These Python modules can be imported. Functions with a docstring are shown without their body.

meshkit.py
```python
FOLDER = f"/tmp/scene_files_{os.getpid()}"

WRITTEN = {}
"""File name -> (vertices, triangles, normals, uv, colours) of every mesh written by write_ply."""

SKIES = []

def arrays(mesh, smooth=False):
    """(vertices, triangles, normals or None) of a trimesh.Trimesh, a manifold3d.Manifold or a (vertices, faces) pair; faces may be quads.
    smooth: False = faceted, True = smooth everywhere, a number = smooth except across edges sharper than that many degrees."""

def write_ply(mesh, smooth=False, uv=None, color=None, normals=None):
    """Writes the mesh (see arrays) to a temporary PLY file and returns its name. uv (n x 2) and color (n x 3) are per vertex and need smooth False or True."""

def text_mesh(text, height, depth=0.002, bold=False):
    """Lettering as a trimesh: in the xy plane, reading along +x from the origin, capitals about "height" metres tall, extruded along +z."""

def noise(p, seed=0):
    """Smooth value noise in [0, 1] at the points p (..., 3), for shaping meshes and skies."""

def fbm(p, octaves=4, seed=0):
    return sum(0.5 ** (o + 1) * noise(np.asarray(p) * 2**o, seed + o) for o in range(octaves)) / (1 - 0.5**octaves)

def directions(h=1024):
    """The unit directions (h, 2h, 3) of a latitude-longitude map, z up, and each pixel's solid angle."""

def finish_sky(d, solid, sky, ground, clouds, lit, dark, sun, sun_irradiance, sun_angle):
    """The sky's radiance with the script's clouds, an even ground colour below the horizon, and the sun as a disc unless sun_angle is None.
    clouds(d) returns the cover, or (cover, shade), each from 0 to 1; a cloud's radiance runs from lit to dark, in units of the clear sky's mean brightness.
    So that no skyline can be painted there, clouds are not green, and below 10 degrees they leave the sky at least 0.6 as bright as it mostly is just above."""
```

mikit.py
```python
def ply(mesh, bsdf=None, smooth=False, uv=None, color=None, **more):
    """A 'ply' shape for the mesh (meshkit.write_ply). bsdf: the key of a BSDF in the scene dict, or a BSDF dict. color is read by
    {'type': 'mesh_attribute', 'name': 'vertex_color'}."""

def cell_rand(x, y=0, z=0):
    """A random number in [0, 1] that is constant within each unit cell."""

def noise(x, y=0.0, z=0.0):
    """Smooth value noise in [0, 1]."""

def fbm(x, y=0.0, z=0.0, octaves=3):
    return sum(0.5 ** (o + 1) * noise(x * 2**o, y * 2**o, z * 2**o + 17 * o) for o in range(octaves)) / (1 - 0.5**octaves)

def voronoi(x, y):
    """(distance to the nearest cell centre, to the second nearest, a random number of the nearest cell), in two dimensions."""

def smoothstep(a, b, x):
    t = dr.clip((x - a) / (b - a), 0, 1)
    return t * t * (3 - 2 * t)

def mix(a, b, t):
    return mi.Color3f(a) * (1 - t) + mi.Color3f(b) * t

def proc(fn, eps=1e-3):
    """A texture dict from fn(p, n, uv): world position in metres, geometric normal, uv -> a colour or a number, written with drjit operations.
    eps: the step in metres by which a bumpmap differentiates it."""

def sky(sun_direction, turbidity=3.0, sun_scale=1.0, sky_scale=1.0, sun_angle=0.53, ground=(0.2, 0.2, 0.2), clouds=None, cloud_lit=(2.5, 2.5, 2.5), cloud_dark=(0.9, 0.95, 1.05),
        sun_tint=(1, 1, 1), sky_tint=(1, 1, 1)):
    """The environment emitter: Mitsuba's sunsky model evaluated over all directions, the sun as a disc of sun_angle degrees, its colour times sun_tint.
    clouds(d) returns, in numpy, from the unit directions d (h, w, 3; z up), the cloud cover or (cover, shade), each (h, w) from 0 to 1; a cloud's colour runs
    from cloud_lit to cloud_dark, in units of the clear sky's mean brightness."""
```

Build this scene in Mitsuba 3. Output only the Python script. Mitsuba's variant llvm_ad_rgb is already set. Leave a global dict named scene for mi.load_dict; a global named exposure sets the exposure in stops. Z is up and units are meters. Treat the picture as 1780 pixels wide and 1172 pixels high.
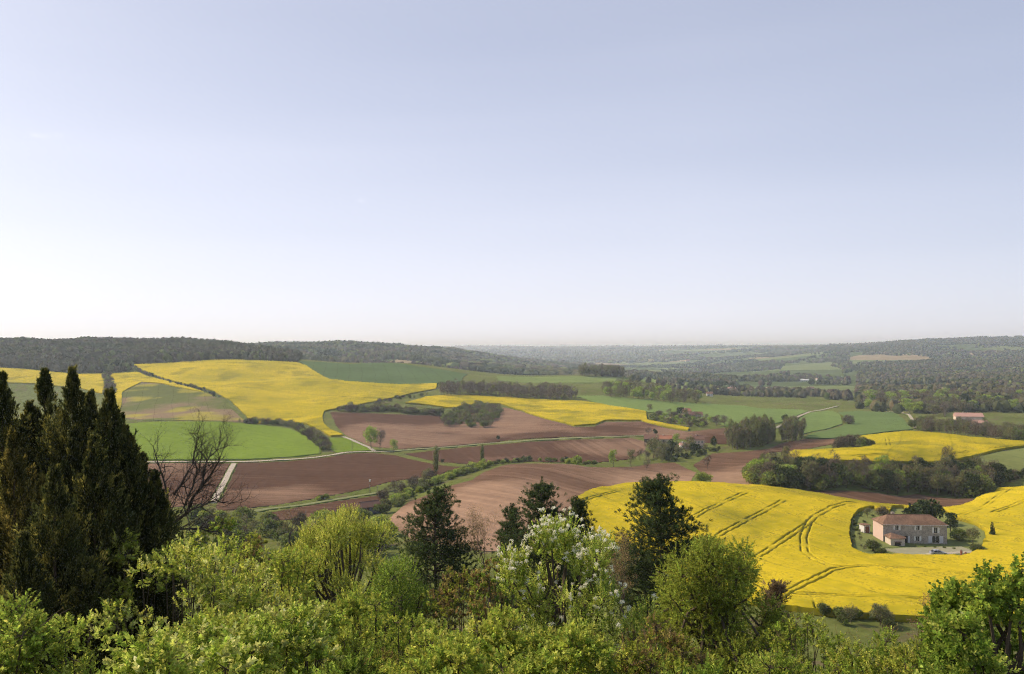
import math, numpy as np, trimesh, shapely, drjit as dr, mitsuba as mi, mikit, meshkit
from shapely.geometry import Polygon, LineString, Point
from shapely.ops import unary_union
from scipy.interpolate import RBFInterpolator
from scipy.ndimage import map_coordinates
from scipy.spatial import Delaunay
T = mi.ScalarTransform4f
scene, labels = {}, {}

# ---------------------------------------------------------------- camera, sky, exposure, air
exposure = 1.12
FOCAL, HORIZON, WIDE, HIGH = 1397.0, 603.0, 1780.0, 1172.0
scene['camera'] = {'type': 'perspective', 'fov': 2 * math.degrees(math.atan(WIDE / 2 / FOCAL)), 'fov_axis': 'x', 'near_clip': 0.5, 'far_clip': 40000.0,
                   'principal_point_offset_y': (HIGH / 2 - HORIZON) / HIGH,
                   'to_world': T().look_at(origin=[0, 0, 0], target=[0, 1, 0], up=[0, 0, 1]), 'medium': {'type': 'ref', 'id': 'air'}}
SUN_AZ, SUN_EL = math.radians(-62), math.radians(40)
SUN = [math.sin(SUN_AZ) * math.cos(SUN_EL), math.cos(SUN_AZ) * math.cos(SUN_EL), math.sin(SUN_EL)]


def contrails(d):
    """A thin veil and two short faint vapour trails, high up and far off."""
    az, el = np.degrees(np.arctan2(d[..., 0], d[..., 1])), np.degrees(np.arcsin(d[..., 2]))
    off = np.abs((az - math.degrees(SUN_AZ) + 180) % 360 - 180)
    cover = (0.18 + 0.41 * np.exp(-np.maximum(el, 0) / 15.0)) * (1 - 0.65 * np.clip((off - 75) / 90, 0, 1))
    cover = cover * (0.9 + 0.2 * meshkit.fbm(np.stack([az / 40 + el / 9, el / 3.5 - az / 60, az * 0], -1), 3, 2))  # thin veil of high cloud and dust, thicker towards the horizon
    for a0, e0, a1, e1, wide, k in ((-30.8, 12.78, -29.2, 12.86, 0.06, 0.22), (-10.9, 10.05, -10.3, 10.2, 0.06, 0.10)):
        t = np.clip(((az - a0) * (a1 - a0) + (el - e0) * (e1 - e0)) / ((a1 - a0) ** 2 + (e1 - e0) ** 2), 0, 1)
        far = np.hypot(az - a0 - t * (a1 - a0), el - e0 - t * (e1 - e0))
        cover = np.maximum(cover, np.minimum(1, cover + k * np.exp(-(far / wide) ** 2)))
    return cover


scene['sky_light'] = mikit.sky(SUN, turbidity=4.2, sun_scale=1.6, sky_scale=1.45, sky_tint=(1.03, 0.975, 1.09), clouds=contrails, cloud_lit=(4.1, 4.03, 4.35), ground=(0.12, 0.12, 0.06))
scene['air'] = {'type': 'homogeneous', 'albedo': {'type': 'rgb', 'value': [0.90, 0.95, 1.0]}, 'sigma_t': {'type': 'rgb', 'value': [0.000112, 0.000126, 0.000144]},
                'phase': {'type': 'hg', 'g': 0.3}}
scene['haze'] = {'type': 'cube', 'to_world': T().translate([0, 0, -60]).scale([16000, 16000, 130]), 'bsdf': {'type': 'null'}, 'interior': {'type': 'ref', 'id': 'air'}}
labels['haze'] = {'label': 'thin bluish haze lying over the far valley and hills', 'category': 'haze', 'kind': 'stuff'}

# ---------------------------------------------------------------- the lie of the land
# spot heights (x east of the viewpoint, y ahead of it, z above it; metres), read as slope against distance and bearing
SPOTS = [(-4.0,4.5,-6.2),(-6.6,7.5,-8.2),(-10.0,11.2,-10.2),(-16.6,18.7,-14),(-29.9,33.7,-21.5),(-46.5,52.4,-30),(-66.4,74.8,-39),(-86.3,97.2,-46),(-159.8,180,-51.2),(-266.3,300,-59.5),(-381.7,430,-60.6),(-532.6,600,-57.6),(-710.1,800,-55.5),(-869.9,980,-33.0),(-1020.8,1150,-12.3),(-1153.9,1300,-2.8),(-1775.2,2000,-12.9),(-4438.1,5000,-25.1),(-12426.6,14000,-70.2),(-3.2,5.1,-6.2),(-5.4,8.4,-8.2),(-8.1,12.7,-10.2),(-13.4,21.1,-14),(-24.2,38.0,-21.5),(-37.6,59.0,-30),(-53.7,84.3,-39),(-69.8,109.6,-46),(-114.7,180,-51.5),(-184.8,290,-58.1),(-270.8,425,-59.9),(-375.9,590,-55.7),(-509.7,800,-55.5),(-624.3,980,-29.5),(-732.6,1150,-9.1),(-828.2,1300,-0.9),(-1274.2,2000,-12.9),(-3185.4,5000,-25.1),(-8919.1,14000,-70.2),(-2.8,5.3,-6.2),(-4.7,8.8,-8.2),(-7.0,13.3,-10.2),(-11.7,22.1,-14),(-21.1,39.8,-21.5),(-32.8,61.9,-30),(-46.8,88.4,-39),(-60.9,114.9,-46),(-95.3,180,-51.5),(-153.6,290,-58.1),(-225.1,425,-59.9),(-307.2,580,-54.8),(-339.0,640,-60.0),(-423.8,800,-55.5),(-519.1,980,-33.0),(-609.2,1150,-12.3),(-688.6,1300,-0.0),(-1059.4,2000,-12.9),(-2648.5,5000,-25.1),(-7415.9,14000,-70.2),(-2.5,5.5,-6.2),(-4.2,9.1,-8.2),(-6.2,13.6,-10.2),(-10.4,22.7,-14),(-18.7,40.9,-21.5),(-29.2,63.6,-30),(-41.6,90.9,-39),(-54.1,118.2,-46),(-82.5,180,-51.5),(-132.9,290,-58.1),(-194.7,425,-60.2),(-229.1,500,-57.3),(-261.1,570,-53.0),(-284.0,620,-58.6),(-316.1,690,-60.8),(-357.3,780,-54.2),(-407.7,890,-41.4),(-458.1,1000,-30.1),(-481.0,1050,-23.3),(-540.6,1180,-11.8),(-604.7,1320,-0.9),(-916.2,2000,-12.9),(-2290.6,5000,-25.1),(-6413.7,14000,-70.2),(-2.0,5.7,-6.2),(-3.3,9.4,-8.2),(-5.0,14.2,-10.2),(-8.3,23.6,-14),(-14.9,42.5,-21.5),(-23.2,66.1,-30),(-33.1,94.4,-39),(-43.0,122.7,-46),(-63.1,180,-51.7),(-101.7,290,-57.9),(-149.1,425,-60.5),(-175.4,500,-58.0),(-199.9,570,-53.9),(-224.5,640,-60.9),(-245.5,700,-57.1),(-273.6,780,-50.3),(-301.6,860,-40.6),(-312.2,890,-39.2),(-324.4,925,-39.7),(-343.7,980,-30.2),(-392.8,1120,-18.4),(-438.4,1250,-10.7),(-473.5,1350,-1.9),(-596.3,1700,-8.5),(-1052.3,3000,-19.3),(-4910.5,14000,-70.2),(-1.6,5.8,-6.2),(-2.7,9.6,-8.2),(-4.0,14.4,-10.2),(-6.7,24.1,-14),(-12.1,43.3,-21.5),(-18.8,67.4,-30),(-26.9,96.3,-39),(-35.0,125.2,-46),(-50.3,180,-51.7),(-83.8,300,-59.1),(-122.8,440,-61.7),(-150.8,540,-59.9),(-167.5,600,-59.7),(-184.3,660,-60.0),(-223.3,800,-51.0),(-245.7,880,-40.3),(-254.0,910,-39.4),(-263.8,945,-39.9),(-284.8,1020,-31.4),(-312.7,1120,-20.0),(-349.0,1250,-17.0),(-390.8,1400,-19.0),(-474.6,1700,-18.3),(-614.2,2200,1.6),(-837.5,3000,-8.6),(-1675.0,6000,-25.8),(-3908.4,14000,-50.1),(-1.2,5.9,-6.2),(-2.0,9.8,-8.2),(-3.0,14.7,-10.2),(-5.1,24.5,-14),(-9.1,44.1,-21.5),(-14.2,68.5,-30),(-20.3,97.9,-39),(-26.4,127.3,-46),(-37.4,180,-51.7),(-62.3,300,-59.1),(-91.3,440,-59.8),(-107.9,520,-60.3),(-120.4,580,-60.2),(-132.9,640,-57.7),(-157.8,760,-52.8),(-182.7,880,-42.8),(-192.0,925,-39.4),(-199.3,960,-40.2),(-209.7,1010,-37.6),(-238.7,1150,-25.5),(-255.3,1230,-24.7),(-290.6,1400,-33.1),(-352.9,1700,-35.3),(-456.7,2200,-0.0),(-622.8,3000,-10.7),(-1245.5,6000,-30.1),(-2906.2,14000,-50.1),(-0.8,5.9,-6.2),(-1.3,9.9,-8.2),(-2.0,14.9,-10.2),(-3.4,24.8,-14),(-6.1,44.6,-21.5),(-9.4,69.4,-30),(-13.5,99.1,-39),(-17.5,128.8,-46),(-24.5,180,-51.4),(-40.8,300,-57.8),(-51.7,380,-60.7),(-59.8,440,-62.0),(-68.0,500,-64.1),(-78.9,580,-61.0),(-93.8,690,-58.8),(-103.4,760,-53.9),(-115.6,850,-50.5),(-130.6,960,-42.6),(-149.6,1100,-33.1),(-165.9,1220,-24.5),(-190.4,1400,-31.1),(-244.8,1800,-30.9),(-326.4,2400,-5.2),(-476.0,3500,-12.5),(-1904.1,14000,-50.1),(-0.4,6.0,-6.2),(-0.6,10.0,-8.2),(-1.0,15.0,-10.2),(-1.6,24.9,-14),(-2.9,44.9,-21.5),(-4.5,69.9,-30),(-6.4,99.8,-39),(-8.4,129.7,-46),(-11.6,180,-51.2),(-15.5,240,-51.0),(-19.3,300,-52.2),(-23.8,370,-58.0),(-28.3,440,-62.0),(-33.5,520,-64.8),(-38.7,600,-63.1),(-44.5,690,-60.3),(-50.3,780,-56.4),(-55.4,860,-52.3),(-59.9,930,-45.9),(-67.6,1050,-39.1),(-77.3,1200,-36.1),(-90.2,1400,-42.1),(-128.8,2000,-47.2),(-180.4,2800,-22.0),(-225.5,3500,-38.8),(-322.1,5000,-77.0),(-515.4,8000,-42.9),(-708.7,11000,-11.8),(-901.9,14000,-25.1),(0.2,6.0,-6.2),(0.3,10.0,-8.2),(0.4,15.0,-10.2),(0.7,25.0,-14),(1.3,45.0,-21.5),(2.0,70.0,-30),(2.9,100.0,-39),(3.7,129.9,-46),(5.2,180,-51.2),(6.9,240,-49.3),(8.6,300,-50.0),(9.7,340,-52.1),(11.0,385,-56.2),(12.0,420,-61.0),(13.2,460,-63.6),(15.2,530,-61.5),(17.2,600,-59.7),(20.6,720,-58.2),(24.6,860,-54.8),(26.6,930,-51.3),(31.5,1100,-48.0),(37.2,1300,-46.5),(42.9,1500,-58.0),(71.6,2500,-80.5),(114.5,4000,-93.1),(171.8,6000,-83.8),(229.1,8000,-42.9),(300.6,10500,-11.3),(400.9,14000,-15.0),(0.7,6.0,-6.2),(1.1,9.9,-8.2),(1.7,14.9,-10.2),(2.8,24.8,-14),(5.1,44.7,-21.5),(8.0,69.5,-30),(11.4,99.4,-39),(14.8,129.2,-46),(20.6,180,-51.2),(26.3,230,-52.2),(30.9,270,-50.8),(34.4,300,-53.0),(37.8,330,-54.8),(43.5,380,-57.7),(49.2,430,-62.2),(60.7,530,-61.1),(68.7,600,-58.8),(82.5,720,-56.2),(98.5,860,-53.6),(108.8,950,-49.6),(126.0,1100,-48.0),(148.9,1300,-45.6),(166.1,1450,-57.1),(252.0,2200,-72.4),(400.9,3500,-86.4),(687.2,6000,-75.2),(1030.8,9000,-29.0),(1202.6,10500,-11.3),(1603.4,14000,-15.0),(1.3,5.9,-6.2),(2.2,9.8,-8.2),(3.2,14.6,-10.2),(5.4,24.4,-14),(9.7,43.9,-21.5),(15.2,68.3,-30),(21.7,97.6,-39),(28.2,126.9,-46),(39.9,180,-51.2),(49.9,225,-52.7),(57.7,260,-51.6),(66.6,300,-51.5),(73.2,330,-56.2),(82.1,370,-59.3),(95.4,430,-61.6),(108.7,490,-61.4),(128.7,580,-61.0),(144.2,650,-61.4),(168.6,760,-60.4),(190.8,860,-59.7),(210.8,950,-61.9),(233.0,1050,-61.6),(266.3,1200,-67.0),(355.0,1600,-77.9),(554.8,2500,-87.7),(887.6,4000,-90.2),(1331.4,6000,-53.7),(1775.2,8000,-25.8),(2219.0,10000,-10.7),(3106.7,14000,-15.0),(1.7,5.8,-6.2),(2.8,9.6,-8.2),(4.2,14.4,-10.2),(7.0,24.0,-14),(12.7,43.2,-21.5),(19.7,67.2,-30),(28.2,96.0,-39),(36.6,124.7,-46),(52.8,180,-51.2),(66.0,225,-52.7),(76.3,260,-52.5),(88.0,300,-52.6),(99.8,340,-56.7),(114.5,390,-57.2),(132.1,450,-59.6),(152.6,520,-60.3),(190.8,650,-60.5),(223.0,760,-61.5),(258.3,880,-64.9),(293.5,1000,-65.9),(410.9,1400,-72.2),(587.0,2000,-77.3),(880.5,3000,-79.5),(1320.7,4500,-62.8),(1907.7,6500,-25.6),(2934.9,10000,-10.7),(4108.8,14000,-25.1),(2.1,5.6,-6.2),(3.5,9.3,-8.2),(5.3,14.0,-10.2),(8.9,23.4,-14),(16.0,42.1,-21.5),(24.8,65.4,-30),(35.5,93.5,-39),(46.1,121.5,-46),(53.1,140,-47.6),(68.3,180,-51.2),(85.4,225,-53.5),(102.4,270,-53.5),(110.0,290,-53.6),(117.6,310,-55.5),(121.4,320,-53.6),(127.1,335,-48.7),(144.2,380,-51.4),(170.7,450,-58.0),(189.7,500,-61.6),(212.5,560,-65.7),(246.6,650,-66.1),(303.5,800,-64.1),(379.4,1000,-65.9),(531.1,1400,-71.2),(758.8,2000,-74.4),(986.4,2600,-65.1),(1327.8,3500,-43.8),(1896.9,5000,-12.5),(3793.8,10000,-10.7),(5311.4,14000,-35.1),(2.6,5.4,-6.2),(4.3,9.0,-8.2),(6.4,13.6,-10.2),(10.7,22.6,-14),(19.2,40.7,-21.5),(29.9,63.3,-30),(42.7,90.4,-39),(55.5,117.5,-46),(66.1,140,-48.0),(85.0,180,-51.5),(106.3,225,-55.1),(125.2,265,-55.4),(134.6,285,-56.1),(144.1,305,-56.8),(151.2,320,-58.0),(155.9,330,-53.6),(160.6,340,-49.6),(189.0,400,-50.1),(222.0,470,-50.8),(245.7,520,-56.2),(283.5,600,-61.4),(330.7,700,-62.6),(378.0,800,-64.7),(472.4,1000,-69.4),(614.2,1300,-73.5),(803.1,1700,-79.1),(1039.4,2200,-70.9),(1417.3,3000,-47.2),(1889.8,4000,-8.6),(2362.2,5000,17.9),(4724.4,10000,-35.8),(6614.2,14000,-70.2),(3.0,5.2,-6.2),(5.0,8.7,-8.2),(7.5,13.0,-10.2),(12.4,21.7,-14),(22.4,39.1,-21.5),(34.8,60.7,-30),(49.7,86.8,-39),(64.6,112.8,-46),(80.2,140,-48.3),(103.1,180,-52.4),(126.0,220,-55.4),(143.2,250,-55.3),(157.5,275,-55.3),(171.8,300,-57.1),(183.2,320,-58.9),(190.1,332,-55.1),(197.6,345,-51.6),(211.9,370,-50.9),(240.5,420,-51.4),(263.4,460,-52.7),(297.8,520,-57.3),(355.0,620,-60.8),(429.5,750,-61.7),(515.4,900,-59.3),(629.9,1100,-60.6),(859.0,1500,-66.6),(1145.3,2000,-67.3),(1603.4,2800,-44.1),(2176.1,3800,2.7),(2634.2,4600,32.9),(5726.6,10000,-35.8),(8017.2,14000,-70.2),(3.2,5.1,-6.2),(5.4,8.4,-8.2),(8.1,12.7,-10.2),(13.4,21.1,-14),(24.2,38.0,-21.5),(37.6,59.0,-30),(53.7,84.3,-39),(69.8,109.6,-46),(89.2,140,-48.3),(114.7,180,-52.4),(140.2,220,-54.6),(165.6,260,-53.4),(184.8,290,-51.9),(203.9,320,-56.3),(219.8,345,-55.1),(242.1,380,-52.8),(273.9,430,-53.2),(293.1,460,-55.0),(344.0,540,-59.9),(395.0,620,-61.7),(477.8,750,-62.8),(573.4,900,-62.5),(700.8,1100,-59.1),(955.6,1500,-63.4),(1146.7,1800,-60.6),(1592.7,2500,-44.7),(2229.8,3500,-2.5),(2866.9,4500,32.2),(6370.8,10000,-35.8),(8919.1,14000,-70.2),(4.0,4.5,-6.2),(6.7,7.4,-8.2),(10.0,11.1,-10.2),(16.7,18.6,-14),(30.1,33.4,-21.5),(46.9,52.0,-30),(67.0,74.3,-39),(87.1,96.5,-46),(126.3,140,-48.3),(162.3,180,-52.4),(198.4,220,-54.6),(234.5,260,-53.4),(261.6,290,-51.9),(288.6,320,-56.3),(311.2,345,-55.1),(342.7,380,-52.8),(387.8,430,-53.2),(414.9,460,-55.0),(487.0,540,-59.9),(559.2,620,-61.7),(676.4,750,-62.8),(811.7,900,-62.5),(992.1,1100,-59.1),(1352.9,1500,-63.4),(1623.5,1800,-60.6),(2254.8,2500,-44.7),(3156.8,3500,-2.5),(4058.7,4500,32.2),(9019.3,10000,-35.8),(12627.1,14000,-70.2)]
_s = np.array(SPOTS, float)
_az, _lr = np.arctan2(_s[:, 0], _s[:, 1]), np.log(np.hypot(_s[:, 0], _s[:, 1]))
_fit = RBFInterpolator(np.stack([_az * 1.1, _lr], 1), _s[:, 2] / np.exp(_lr), kernel='thin_plate_spline', smoothing=2e-5)
GA, GL = np.linspace(-0.72, 0.72, 204), np.linspace(math.log(6), math.log(17000), 640)
_ga, _gl = np.meshgrid(GA, GL, indexing='ij')
_grid = _fit(np.stack([_ga.ravel() * 1.1, _gl.ravel()], 1)).reshape(_ga.shape)


def ground(x, y):
    """Height of the land at (x, y), in metres from the viewpoint's eye level."""
    if np.ndim(x) == 0:
        return float(ground([x], [y])[0])
    x, y = np.asarray(x, float), np.asarray(y, float)
    r = np.maximum(np.hypot(x, y), 0.5)
    a, l = np.clip(np.arctan2(x, y), GA[0], GA[-1]), np.clip(np.log(r), GL[0], GL[-1])
    q = map_coordinates(_grid, [(a - GA[0]) / (GA[1] - GA[0]), (l - GL[0]) / (GL[1] - GL[0])], order=1)
    z = q * r
    p = np.stack([x, y, x * 0], -1)
    z = z + (meshkit.fbm(p / 45, 3, 5) - 0.5) * np.clip((r - 60) / 200, 0, 1) * 0.8
    z = z + (meshkit.fbm(p / 1050 + 7.3, 4, 9) - 0.5) * np.clip((r - 1500) / 4000, 0, 1) * 88
    return np.where(r < 6, -1.8 + (z + 1.8) * np.clip((r - 1.5) / 4.5, 0, 1), z)


# ---------------------------------------------------------------- materials of the ground
def two(d):
    return {'type': 'twosided', 'bsdf': d}


def rape_colour(p, n, uv):
    """Oilseed rape in flower: yellow heads, green stems where wheels have pressed the crop down (uv.x) or on the field's edge."""
    fine = mikit.noise(p.x * 2.3, p.y * 2.3, p.z * 2.3)
    mid = mikit.fbm(p.x * 0.22, p.y * 0.22, 3.0, 3)
    broad = mikit.fbm(p.x * 0.022, p.y * 0.022, 8.0, 2)
    row = dr.abs(dr.sin(uv.y * 0.13))
    head = mikit.mix((0.39, 0.335, 0.020), (0.61, 0.475, 0.025), mikit.smoothstep(0.25, 0.75, mid * 0.45 + broad * 0.55))
    stem = mikit.mix((0.10, 0.13, 0.02), (0.17, 0.16, 0.03), mid)
    gap = mikit.smoothstep(0.55, 0.95, fine * 0.6 + mid * 0.5) * 0.55 + (1 - mikit.smoothstep(0.0, 0.10, row)) * 0.45 * mid
    gap = gap + 0.12 * mikit.noise(uv.y * 0.9, broad * 6) + 0.22 * mikit.smoothstep(0.45, 0.9, mikit.noise(uv.y * 0.16, broad * 2, 4.5))
    gap = gap + 0.42 * mikit.smoothstep(0.48, 0.78, mikit.fbm(p.x * 0.045 + 3.0, p.y * 0.045, 6.0, 4))
    gap = dr.clip(gap + (1 - uv.x) * (0.75 + 0.25 * fine), 0, 0.95)
    return mikit.mix(head, stem, gap)


def soil_colour(p, n, uv):
    """Ploughed clay: red-brown, paler and pinker where it has dried out (uv.x), combed by the plough (uv.y runs across the furrows)."""
    a = mikit.fbm(p.x * 0.012 + 4.1, p.y * 0.012, 2.0, 4)
    b = mikit.fbm(p.x * 0.35, p.y * 0.35, 5.0, 3)
    comb = mikit.noise(uv.y * 0.45, 0.5) * 0.6 + mikit.noise(uv.y * 1.9, 3.5) * 0.4
    dry = dr.clip(mikit.smoothstep(0.38, 0.68, a) * 0.75 - 0.08 + uv.x * 0.75 - 0.25 + (comb - 0.5) * 0.35, 0, 1)
    c = mikit.mix((0.094, 0.054, 0.037), (0.30, 0.20, 0.138), dry)
    band = mikit.noise(uv.y * 0.11, a * 2.0, 7.5)
    return c * (0.62 + 0.30 * b + 0.34 * comb + 0.26 * band)


def crop_colour(p, n, uv):
    """Green crops and grass; uv.x runs from fresh wheat through blue-green barley and pasture to weedy stubble."""
    a = mikit.fbm(p.x * 0.02, p.y * 0.02, 1.0, 4)
    b = mikit.fbm(p.x * 0.4, p.y * 0.4, 5.0, 3)
    row = dr.abs(dr.sin(uv.y * 0.16))
    t = uv.x
    c = mikit.mix((0.165, 0.245, 0.034), (0.085, 0.135, 0.055), mikit.smoothstep(0.1, 0.3, t))
    c = mikit.mix(c, (0.160, 0.235, 0.072), mikit.smoothstep(0.3, 0.55, t))
    c = mikit.mix(c, (0.185, 0.215, 0.075), mikit.smoothstep(0.6, 0.75, t))
    weed = mikit.mix((0.125, 0.145, 0.045), (0.22, 0.165, 0.105), mikit.smoothstep(0.45, 0.65, a))
    weed = mikit.mix(weed, (0.32, 0.29, 0.05), 0.8 * mikit.smoothstep(0.58, 0.75, mikit.fbm(p.x * 0.03 + 9, p.y * 0.03, 4.0, 3)))
    c = mikit.mix(c, weed, mikit.smoothstep(0.78, 0.95, t))
    return c * (0.72 + 0.3 * a + 0.26 * b) * (1 - 0.28 * (1 - mikit.smoothstep(0.0, 0.10, row)))


def land_colour(p, n, uv):
    """Rough grass near by; beyond a kilometre a patchwork of fields between woodland floor."""
    a = mikit.fbm(p.x * 0.03, p.y * 0.03, 1.0, 4)
    b = mikit.fbm(p.x * 0.5, p.y * 0.5, 5.0, 3)
    rough = mikit.mix((0.085, 0.115, 0.03), (0.17, 0.19, 0.06), a) * (0.7 + 0.6 * b)
    rough = mikit.mix(rough, (0.15, 0.115, 0.075), 0.7 * mikit.smoothstep(0.60, 0.8, mikit.fbm(p.x * 0.16 + 5, p.y * 0.16, 2.0, 3)))
    d1, d2, k = mikit.voronoi(p.x / 260.0 + 0.35 * mikit.noise(p.x / 300.0, p.y / 300.0), p.y / 330.0)
    field = mikit.mix((0.085, 0.115, 0.045), (0.15, 0.185, 0.075), mikit.smoothstep(0.35, 0.6, k))
    field = mikit.mix(field, (0.27, 0.22, 0.13), mikit.smoothstep(0.80, 0.82, k))
    far = mikit.smoothstep(1250.0, 1500.0, dr.norm(p))
    return mikit.mix(rough, field * (0.8 + 0.4 * a), far)


def track_colour(p, n, uv):
    b = mikit.fbm(p.x * 0.6, p.y * 0.6, 5.0, 3)
    verge = mikit.smoothstep(0.62, 0.95, dr.abs(uv.x) + 0.3 * (b - 0.5))
    c = mikit.mix((0.40, 0.35, 0.29), (0.54, 0.49, 0.43), b)
    c = mikit.mix(c, (0.13, 0.18, 0.045), dr.maximum(verge, uv.y))
    return c


for k, f in (('rape', rape_colour), ('soil', soil_colour), ('crop', crop_colour), ('land', land_colour), ('track', track_colour)):
    scene[k + '_surface'] = two({'type': 'diffuse', 'reflectance': mikit.proc(f)})

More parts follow.
